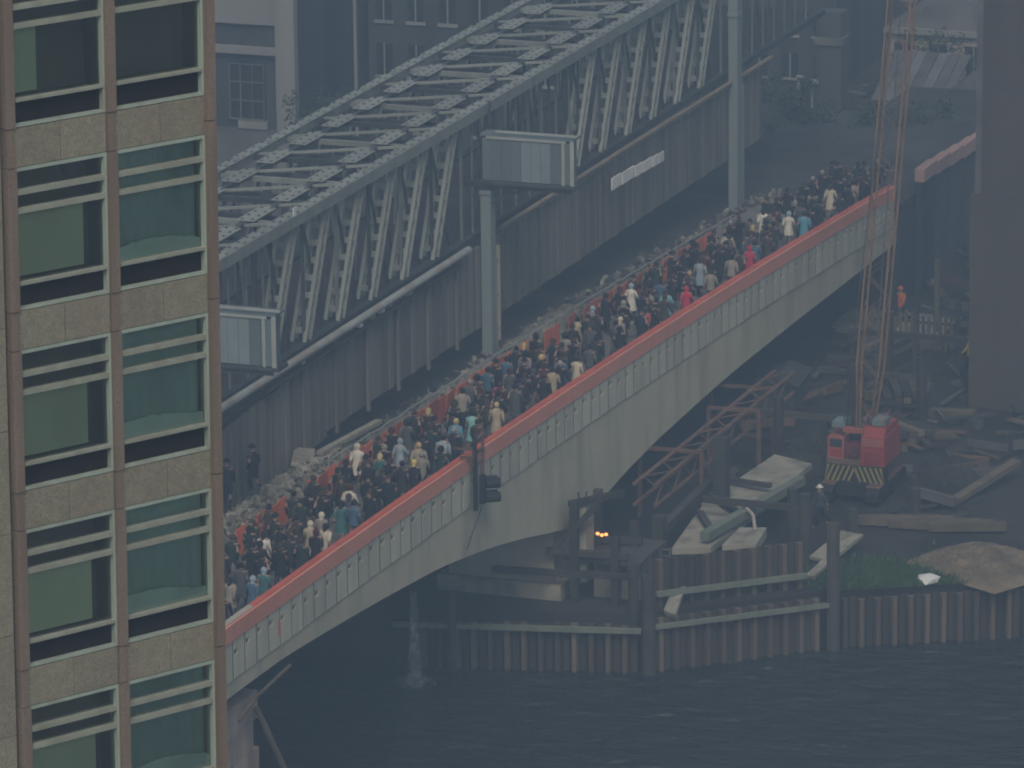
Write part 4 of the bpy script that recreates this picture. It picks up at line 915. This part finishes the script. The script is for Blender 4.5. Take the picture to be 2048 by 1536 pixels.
def body_mesh(J, k, woman):
    names = ['pelvis', 'waist', 'chest', 'neck', 'head0', 'head1', 'nose'] + [a + s for s in 'LR' for a in ('hip', 'knee', 'ankle', 'toe', 'sh', 'elb', 'wr', 'hand')]
    idx = {n_: i for i, n_ in enumerate(names)}
    E_ = [('pelvis', 'waist'), ('waist', 'chest'), ('chest', 'neck'), ('neck', 'head0'), ('head0', 'head1'), ('head0', 'nose')]
    R_ = dict(pelvis=(.15, .12), waist=(.13, .11), chest=(.16, .13), neck=.058, head0=.085, head1=.098, nose=.02)
    for s in 'LR':
        E_ += [('pelvis', 'hip' + s), ('hip' + s, 'knee' + s), ('knee' + s, 'ankle' + s), ('ankle' + s, 'toe' + s), ('chest', 'sh' + s), ('sh' + s, 'elb' + s), ('elb' + s, 'wr' + s), ('wr' + s, 'hand' + s)]
        R_.update({'hip' + s: .095, 'knee' + s: .062, 'ankle' + s: .042, 'toe' + s: .035, 'sh' + s: .07, 'elb' + s: .047, 'wr' + s: .032, 'hand' + s: (.045, .02)})
    me = skin_body([J[n_] for n_ in names], [(idx[a], idx[b]) for a, b in E_], [R_[n_] for n_ in names], 'person_body')
    # fingers and thumbs
    bm = bmesh.new(); bm.from_mesh(me)
    for s, sg_ in (('L', 1), ('R', -1)):
        hx, hy, hz = J['hand' + s]
        for q_, (dx, ln) in enumerate(((-.03, .07), (-.01, .085), (.01, .08), (.03, .06), (.055, .045))):
            bz = hz - .02 if q_ < 4 else hz + .04; r_ = .009
            tip = Vector((hx + dx + .02, hy - sg_ * .02, bz - ln)); base = Vector((hx + dx, hy, bz + .02))
            vs = [bm.verts.new(base + Vector((a, b, 0))) for a, b in ((-r_, -r_), (r_, -r_), (r_, r_), (-r_, r_))]
            mid = base.lerp(tip, .55) + Vector((0, sg_ * .006, 0))
            v2 = [bm.verts.new(mid + Vector((a, b, 0))) for a, b in ((-r_, -r_), (r_, -r_), (r_, r_), (-r_, r_))]
            v3 = [bm.verts.new(tip + Vector((a * .6, b * .6, 0))) for a, b in ((-r_, -r_), (r_, -r_), (r_, r_), (-r_, r_))]
            for A_, B2 in ((vs, v2), (v2, v3)):
                for i_ in range(4): bm.faces.new((A_[i_], A_[(i_ + 1) % 4], B2[(i_ + 1) % 4], B2[i_]))
            bm.faces.new(v3)
    bm.to_mesh(me); bm.free()
    me.materials.clear(); me.materials.append(MT['skin']); me.materials.append(MT['hose']); me.materials.append(MT['shoe'])
    for p in me.polygons:
        c = p.center; p.use_smooth = True
        if c.z < .07: p.material_index = 2
        elif c.z < .88 * k and abs(c.y) < .165: p.material_index = 1
        else: p.material_index = 0
    return me
def ringtube(q, rings, n=10):
    vs = []; fs = []
    for (x, y, z, rx, ry) in rings:
        vs += [(x + rx * math.cos(2 * math.pi * i / n), y + ry * math.sin(2 * math.pi * i / n), z) for i in range(n)]
    for r in range(len(rings) - 1):
        for i in range(n):
            a = r * n + i; b = r * n + (i + 1) % n; fs.append((a, b, b + n, a + n))
    fs.append(tuple(range(len(vs) - n, len(vs)))); q.add(vs, fs)
def coat_mesh(J, k, hem, flare, woman, belt=False):
    q = MB(); sw = .20 if woman else .235
    rings = [(.0, 0, hem, .17 + flare, .20 + flare), (.0, 0, (hem + .95 * k) / 2, .165 + flare * .5, .195 + flare * .4), (0, 0, .95 * k, .165, .19), (.01, 0, 1.1 * k, .135 if belt else .15, .16 if belt else .18), (.015, 0, 1.28 * k, .155, sw - .02), (.015, 0, 1.40 * k, .135, sw), (.02, 0, 1.46 * k, .10, sw * .72), (.03, 0, 1.51 * k, .07, .075)]
    ringtube(q, rings, 12)
    for s, sg_ in (('L', 1), ('R', -1)):
        a, b, c = Vector(J['sh' + s]), Vector(J['elb' + s]), Vector(J['wr' + s]); q.tube([a + Vector((0, -.03 * sg_, .0)), a + Vector((0, .015 * sg_, -.06)), b, c], [.07, .085, .067, .056], 8)
    me = q.mesh('coat')
    for p in me.polygons: p.use_smooth = True
    return me
def trouser_mesh(J, k):
    q = MB(); ringtube(q, [(0, 0, .80 * k, .12, .17), (0, 0, .95 * k, .145, .175), (0, 0, 1.05 * k, .13, .165)], 10)
    for s in 'LR':
        q.tube([J['hip' + s], J['knee' + s], (J['ankle' + s][0], J['ankle' + s][1], J['ankle' + s][2] + .02)], [.11, .085, .075], 8)
    me = q.mesh('trousers')
    for p in me.polygons: p.use_smooth = True
    return me
def hair_mesh(J, k, kind):
    x, y, z = J['head1']; q = MB()
    if kind == 'short': q.ell((x - .025, 0, z - .025), (.118, .11, .125), 10, 5, -.75)
    elif kind == 'long': q.ell((x - .045, 0, z - .05), (.12, .125, .145), 10, 5, -.95); q.tube([(x - .07, 0, z - .05), (x - .10, 0, z - .26)], [.10, .07], 8)
    elif kind == 'bouffant': q.ell((x - .04, 0, z + .0), (.14, .14, .15), 10, 6, -.75)
    elif kind == 'scarf': q.ell((x - .025, 0, z - .03), (.13, .125, .14), 10, 6, -.9); q.tube([(x - .05, 0, z - .12), (x - .09, 0, z - .24)], [.10, .03], 8)
    elif kind == 'hat': q.ell((x - .005, 0, z + .04), (.115, .11, .12), 10, 5, .0); q.tube([(x - .005, 0, z + .03), (x - .005, 0, z + .05)], .165, 12); 
    me = q.mesh({'scarf': 'headscarf', 'hat': 'hat'}.get(kind, 'hair'))
    for p in me.polygons: p.use_smooth = True
    return me
PAL = dict(navy=(.014, .016, .026), black=(.011, .011, .012), charcoal=(.024, .024, .026), grey=(.075, .078, .082), brown=(.05, .034, .024), bottle=(.018, .034, .028), maroon=(.06, .016, .022), slate=(.05, .065, .085),
           white=(.62, .60, .53), cream=(.52, .48, .38), beige=(.38, .33, .24), stone=(.25, .235, .20), lilac=(.20, .18, .21), teal=(.04, .14, .14), blue=(.05, .11, .18), brightblue=(.09, .28, .38), paleblue=(.26, .33, .38), aqua=(.20, .46, .46), magenta=(.36, .03, .12), crimson=(.40, .02, .06),
           orange=(.5, .13, .03), blonde=(.42, .32, .15), brownhair=(.05, .03, .018), blackhair=(.012, .011, .011), greyhair=(.26, .25, .24), yellow=(.55, .46, .14))
PM = {k_: mat('cloth_' + k_, c, .9, .10, 5, rnd=.10) for k_, c in PAL.items()}
WORD = dict(navy='navy', black='black', charcoal='charcoal', grey='mid grey', brown='dark brown', bottle='bottle green', maroon='dark maroon', slate='slate blue', white='white', cream='cream', beige='beige', stone='stone grey', lilac='lilac grey', teal='teal', blue='blue', brightblue='bright blue', paleblue='pale blue', aqua='aqua', magenta='magenta', crimson='crimson', orange='orange', yellow='yellow')
POSES = []
for woman in (0, 1):
    for st_ in (1, -1, .55, -.6, .2):
        J, k_ = make_pose(0, woman, st_, {1: 1., -1: .8, .55: 1.5, -.6: .2, .2: .5}[st_])
        P = dict(J=J, woman=woman, body=body_mesh(J, k_, woman), trousers=trouser_mesh(J, k_), overcoat=coat_mesh(J, k_, .52 * k_, .06 if woman else .03, woman, woman), jacket=coat_mesh(J, k_, .84 * k_, .01, woman),
                 mac=coat_mesh(J, k_, .60 * k_, .05, woman, True), hair={q_: hair_mesh(J, k_, q_) for q_ in ('short', 'long', 'bouffant', 'scarf', 'hat')})
        for m_ in (P['trousers'], P['overcoat'], P['jacket'], P['mac'], *P['hair'].values()):
            m_.materials.clear(); m_.materials.append(PM['black'])
        POSES.append(P)
def dress(me, name, parent, key):
    o = link(name, me, parent); o.material_slots[0].link = 'OBJECT'; o.material_slots[0].material = PM[key]; return o
people = []
def person(x, y, z, rz, woman, coat, garment, hair, haircol, legs, sc=1.0):
    P = random.choice([p for p in POSES if p['woman'] == woman])
    o = thing('person', 'person', 'person', (x, y, z), rz); o.scale = (sc * 1.27,) * 3
    link('body', P['body'], o)
    dress(P[garment], garment, o, coat)
    if not woman or legs == 'trousers': dress(P['trousers'], 'trousers', o, random.choice(['charcoal', 'black', 'navy', 'grey']))
    dress(P['hair'][hair], {'scarf': 'headscarf', 'hat': 'hat'}.get(hair, 'hair'), o, haircol)
    people.append(dict(o=o, P=P, sc=sc * 1.27, rz=rz, z=z, x=x, y=y, coat=coat, g=garment, hair=hair, hc=haircol, w=woman, away=math.cos(rz) > 0))
    return o
LIGHT = [(25.44, 2.85, 'white'), (27.6, 1.49, 'beige'), (29.43, 1.7, 'stone'), (27.71, 0.8, 'cream'), (33.9, 2.12, 'white'), (40.86, 4.5, 'white'), (31.26, 1.46, 'teal'), (31.05, 0.77, 'blue'), (39.2, 1.0, 'navy'), (41.57, 1.66, 'beige'), (42.82, 3.11, 'paleblue'), (43.23, 1.08, 'paleblue'), (46.17, 1.54, 'brightblue'), (52.15, 3.46, 'stone'), (48.6, 1.6, 'aqua'), (49.9, 0.85, 'beige'), (54.94, 2.61, 'magenta'), (58.1, 0.91, 'beige'), (61.3, 0.75, 'cream'), (60.4, 1.3, 'blue'), (78.2, 3.69, 'white'), (71.92, 3.66, 'lilac'), (70.52, 1.65, 'stone'), (77.66, 1.54, 'aqua'), (78.71, 0.75, 'crimson'), (89.69, 0.75, 'crimson'), (100.51, 3.39, 'white'), (100.46, 1.88, 'white'), (99.78, 0.75, 'brightblue'), (107.22, 2.55, 'beige'), (109.48, 2.15, 'cream'), (93.86, 3.38, 'cream'), (86.45, 0.75, 'stone'), (85.04, 2.08, 'paleblue'), (59.53, 3.88, 'blue'), (60.86, 3.37, 'lilac'), (82.82, 0.75, 'stone'), (39.94, 2.99, 'teal'), (20.4, 0.75, 'teal'), (19.03, 0.7, 'blue'), (18.69, 1.63, 'stone'), (72.65, 1.01, 'crimson'), (65.73, 2.97, 'stone')]
rp = random.Random(77)
placed = []
for (x, y, c) in LIGHT:
    wmn = 1 if c in ('white', 'cream', 'aqua', 'magenta', 'crimson', 'teal', 'lilac', 'navy') or rp.random() < .4 else 0
    hair, hc = ('scarf', 'yellow') if c == 'navy' else (rp.choice(['long', 'bouffant', 'long', 'scarf']) if wmn else 'short', rp.choice(['blackhair', 'brownhair', 'blackhair', 'blonde']))
    if hair == 'scarf' and c != 'navy': hc = rp.choice(['cream', 'crimson', 'paleblue'])
    random.seed(int(x * 100)); person(x, y, zdeck(x), rp.uniform(-.25, .25), wmn, c, rp.choice(['overcoat', 'mac']) if wmn else rp.choice(['mac', 'overcoat', 'jacket']), hair, hc, 'skirt', rp.uniform(.96, 1.04)); placed.append((x, y))
tries = 0
while len(placed) < 215 and tries < 60000:
    tries += 1
    x = 14 + 104 * rp.random() ** .92; y = rp.uniform(.72, 4.2)
    if 66 < x < 76 and y > 3.0 and rp.random() < .7: continue
    if any((x - a) ** 2 + (y - b) ** 2 < (.95 + .15 * (x > 80)) ** 2 for a, b in placed): continue
    wmn = 1 if rp.random() < .36 else 0
    c = rp.choices(['navy', 'black', 'charcoal', 'brown', 'bottle', 'maroon', 'slate', 'grey', 'stone', 'blue', 'beige'], [22, 24, 20, 8, 5, 4, 6, 6, 1.6, 1.6, 1])[0]
    if wmn: hair = rp.choice(['long', 'bouffant', 'long', 'short', 'scarf']); hc = rp.choices(['blackhair', 'brownhair', 'blonde'], [5, 5, 1])[0]
    else: hair = rp.choices(['short', 'hat'], [8, 1])[0]; hc = rp.choices(['blackhair', 'brownhair', 'greyhair'], [5, 4, 1])[0] if hair == 'short' else 'black'
    if hair == 'scarf': hc = rp.choice(['maroon', 'stone', 'slate', 'brown'])
    back = rp.random() < .12
    random.seed(tries); person(x, y, zdeck(x), rp.uniform(-.25, .25) + (math.pi if back else 0), wmn, c, rp.choice(['overcoat', 'overcoat', 'jacket', 'mac']), hair, hc, 'skirt', rp.uniform(.95, 1.06)); placed.append((x, y))
# labels that single each person out
HCW = dict(blackhair='black', brownhair='brown', blonde='fair', greyhair='grey')
def pdesc(p):
    gname = {'overcoat': 'long coat', 'jacket': 'short jacket', 'mac': 'raincoat'}[p['g']]
    hd = {'scarf': '%s headscarf' % WORD.get(p['hc'], p['hc']), 'hat': 'dark hat'}.get(p['hair']) or ('%s %s' % (HCW.get(p['hc'], p['hc']), {'short': 'short hair', 'long': 'long hair', 'bouffant': 'puffed hair'}[p['hair']]))
    return '%s %s, %s' % (WORD[p['coat']], gname, hd)
def lane(p): return 'against the parapet' if p['y'] < 1.6 else ('mid-footway' if p['y'] < 3.4 else 'by the orange barrier')
groups = {}
for p in people: groups.setdefault((pdesc(p), lane(p)), []).append(p)
ORD = ['first', 'second', 'third', 'fourth', 'fifth', 'sixth', 'seventh', 'eighth', 'ninth', 'tenth', 'eleventh', 'twelfth']
for (d, l), ps in groups.items():
    ps.sort(key=lambda p: p['x'])
    for i, p in enumerate(ps):
        lab = 'walker in %s, %s' % (d, l)
        if len(ps) > 1: lab = '%s along in %s, %s' % (ORD[i], d, l)
        p['o']['label'] = lab; p['o']['group'] = 'commuters walking along the bridge footway'
def bag_mesh(kind):
    q = MB()
    if kind == 'briefcase': q.box(-.21, .21, -.05, .05, -.36, -.06); q.tube([(-.06, 0, -.06), (-.05, 0, .0), (.05, 0, .0), (.06, 0, -.06)], .012, 5)
    elif kind == 'handbag': q.prism([(-.15, -.30), (.15, -.30), (.11, -.10), (-.11, -.10)], 1, -.05, .05); q.tube([(-.09, 0, -.1), (-.05, 0, .01), (.05, 0, .01), (.09, 0, -.1)], .012, 5)
    else: q.prism([(-.14, -.42), (.14, -.44), (.15, -.08), (.03, .02), (-.03, .02), (-.15, -.08)], 1, -.07, .07)
    me = q.mesh(kind); me.materials.clear(); me.materials.append(PM['black']); return me
BAGS = {k_: bag_mesh(k_) for k_ in ('briefcase', 'handbag', 'shopping_bag')}
rb = random.Random(5)
for p in rb.sample([p_ for p_ in people if len(p_['o']['label'].split()) <= 11], 56):
    kind = rb.choice(['handbag', 'handbag', 'shopping_bag']) if p['w'] else 'briefcase'
    key = {'briefcase': rb.choice(['black', 'brown']), 'handbag': rb.choice(['black', 'brown', 'cream']), 'shopping_bag': rb.choice(['white', 'paleblue', 'stone'])}[kind]
    h_ = Vector(p['P']['J']['hand' + rb.choice('LR')]) * p['sc']; c_, s_ = math.cos(p['rz']), math.sin(p['rz'])
    b_ = link(kind, BAGS[kind], None, (p['x'] + h_.x * c_ - h_.y * s_, p['y'] + h_.x * s_ + h_.y * c_, p['z'] + h_.z - .03)); b_.scale = (1.2,) * 3; b_.rotation_euler.z = p['rz']
    b_.material_slots[0].link = 'OBJECT'; b_.material_slots[0].material = PM[key]
    tag(b_, '%s %s held by %s' % (WORD.get(key, key), kind.replace('_', ' '), p['o']['label']), 'bag', 'bags carried by the commuters')
    if len(b_['label'].split()) > 16: b_['label'] = '%s %s carried by a %s on the footway, %s' % (WORD.get(key, key), kind.replace('_', ' '), ('woman' if p['w'] else 'man') + ' in ' + WORD[p['coat']], lane(p))
def worker(x, y, z, rz, coat, lab, hat='orange'):
    random.seed(int(x)); o = person(x, y, z, rz, 0, coat, 'jacket', 'hat', hat, 'trousers'); people.pop(); o['label'] = lab; return o
worker(111.5, -1.6, -9.5, 2.6, 'orange', 'workman in orange jacket standing on the timber staging')
worker(104.5, -9.0 + 1.2, GZ, 2.2, 'yellow', 'workman in yellow jacket on the ground next to the grey tower')
worker(37.3, 8.3, zdeck(37) + .35, 1.2, 'navy', 'workman in navy jacket on the rubble heap by the hoarding', 'black')
worker(34.6, 8.5, zdeck(34) + .3, .4, 'charcoal', 'workman in charcoal jacket on the rubble nearest the office tower', 'black')
worker(72.6, -8.6, GZ, 2.4, 'slate', 'workman in slate jacket beside the crane tracks', 'white')

# ================================================================== HAZE
hz = MB(); hz.box(-835, 835, -835, 835, WZ - 1.6, 75.0)
h = hz.mesh('haze'); HM = bpy.data.materials.new('haze'); HM.use_nodes = True; hn = HM.node_tree; hn.nodes.clear()
ho_ = hn.nodes.new('ShaderNodeOutputMaterial'); pv = hn.nodes.new('ShaderNodeVolumePrincipled')
pv.inputs['Color'].default_value = (.54, .77, 1.0, 1); pv.inputs['Density'].default_value = .0014; pv.inputs['Anisotropy'].default_value = .2
hn.links.new(pv.outputs[0], ho_.inputs['Volume']); h.materials.append(HM)
tag(link('haze', h), kind='stuff')
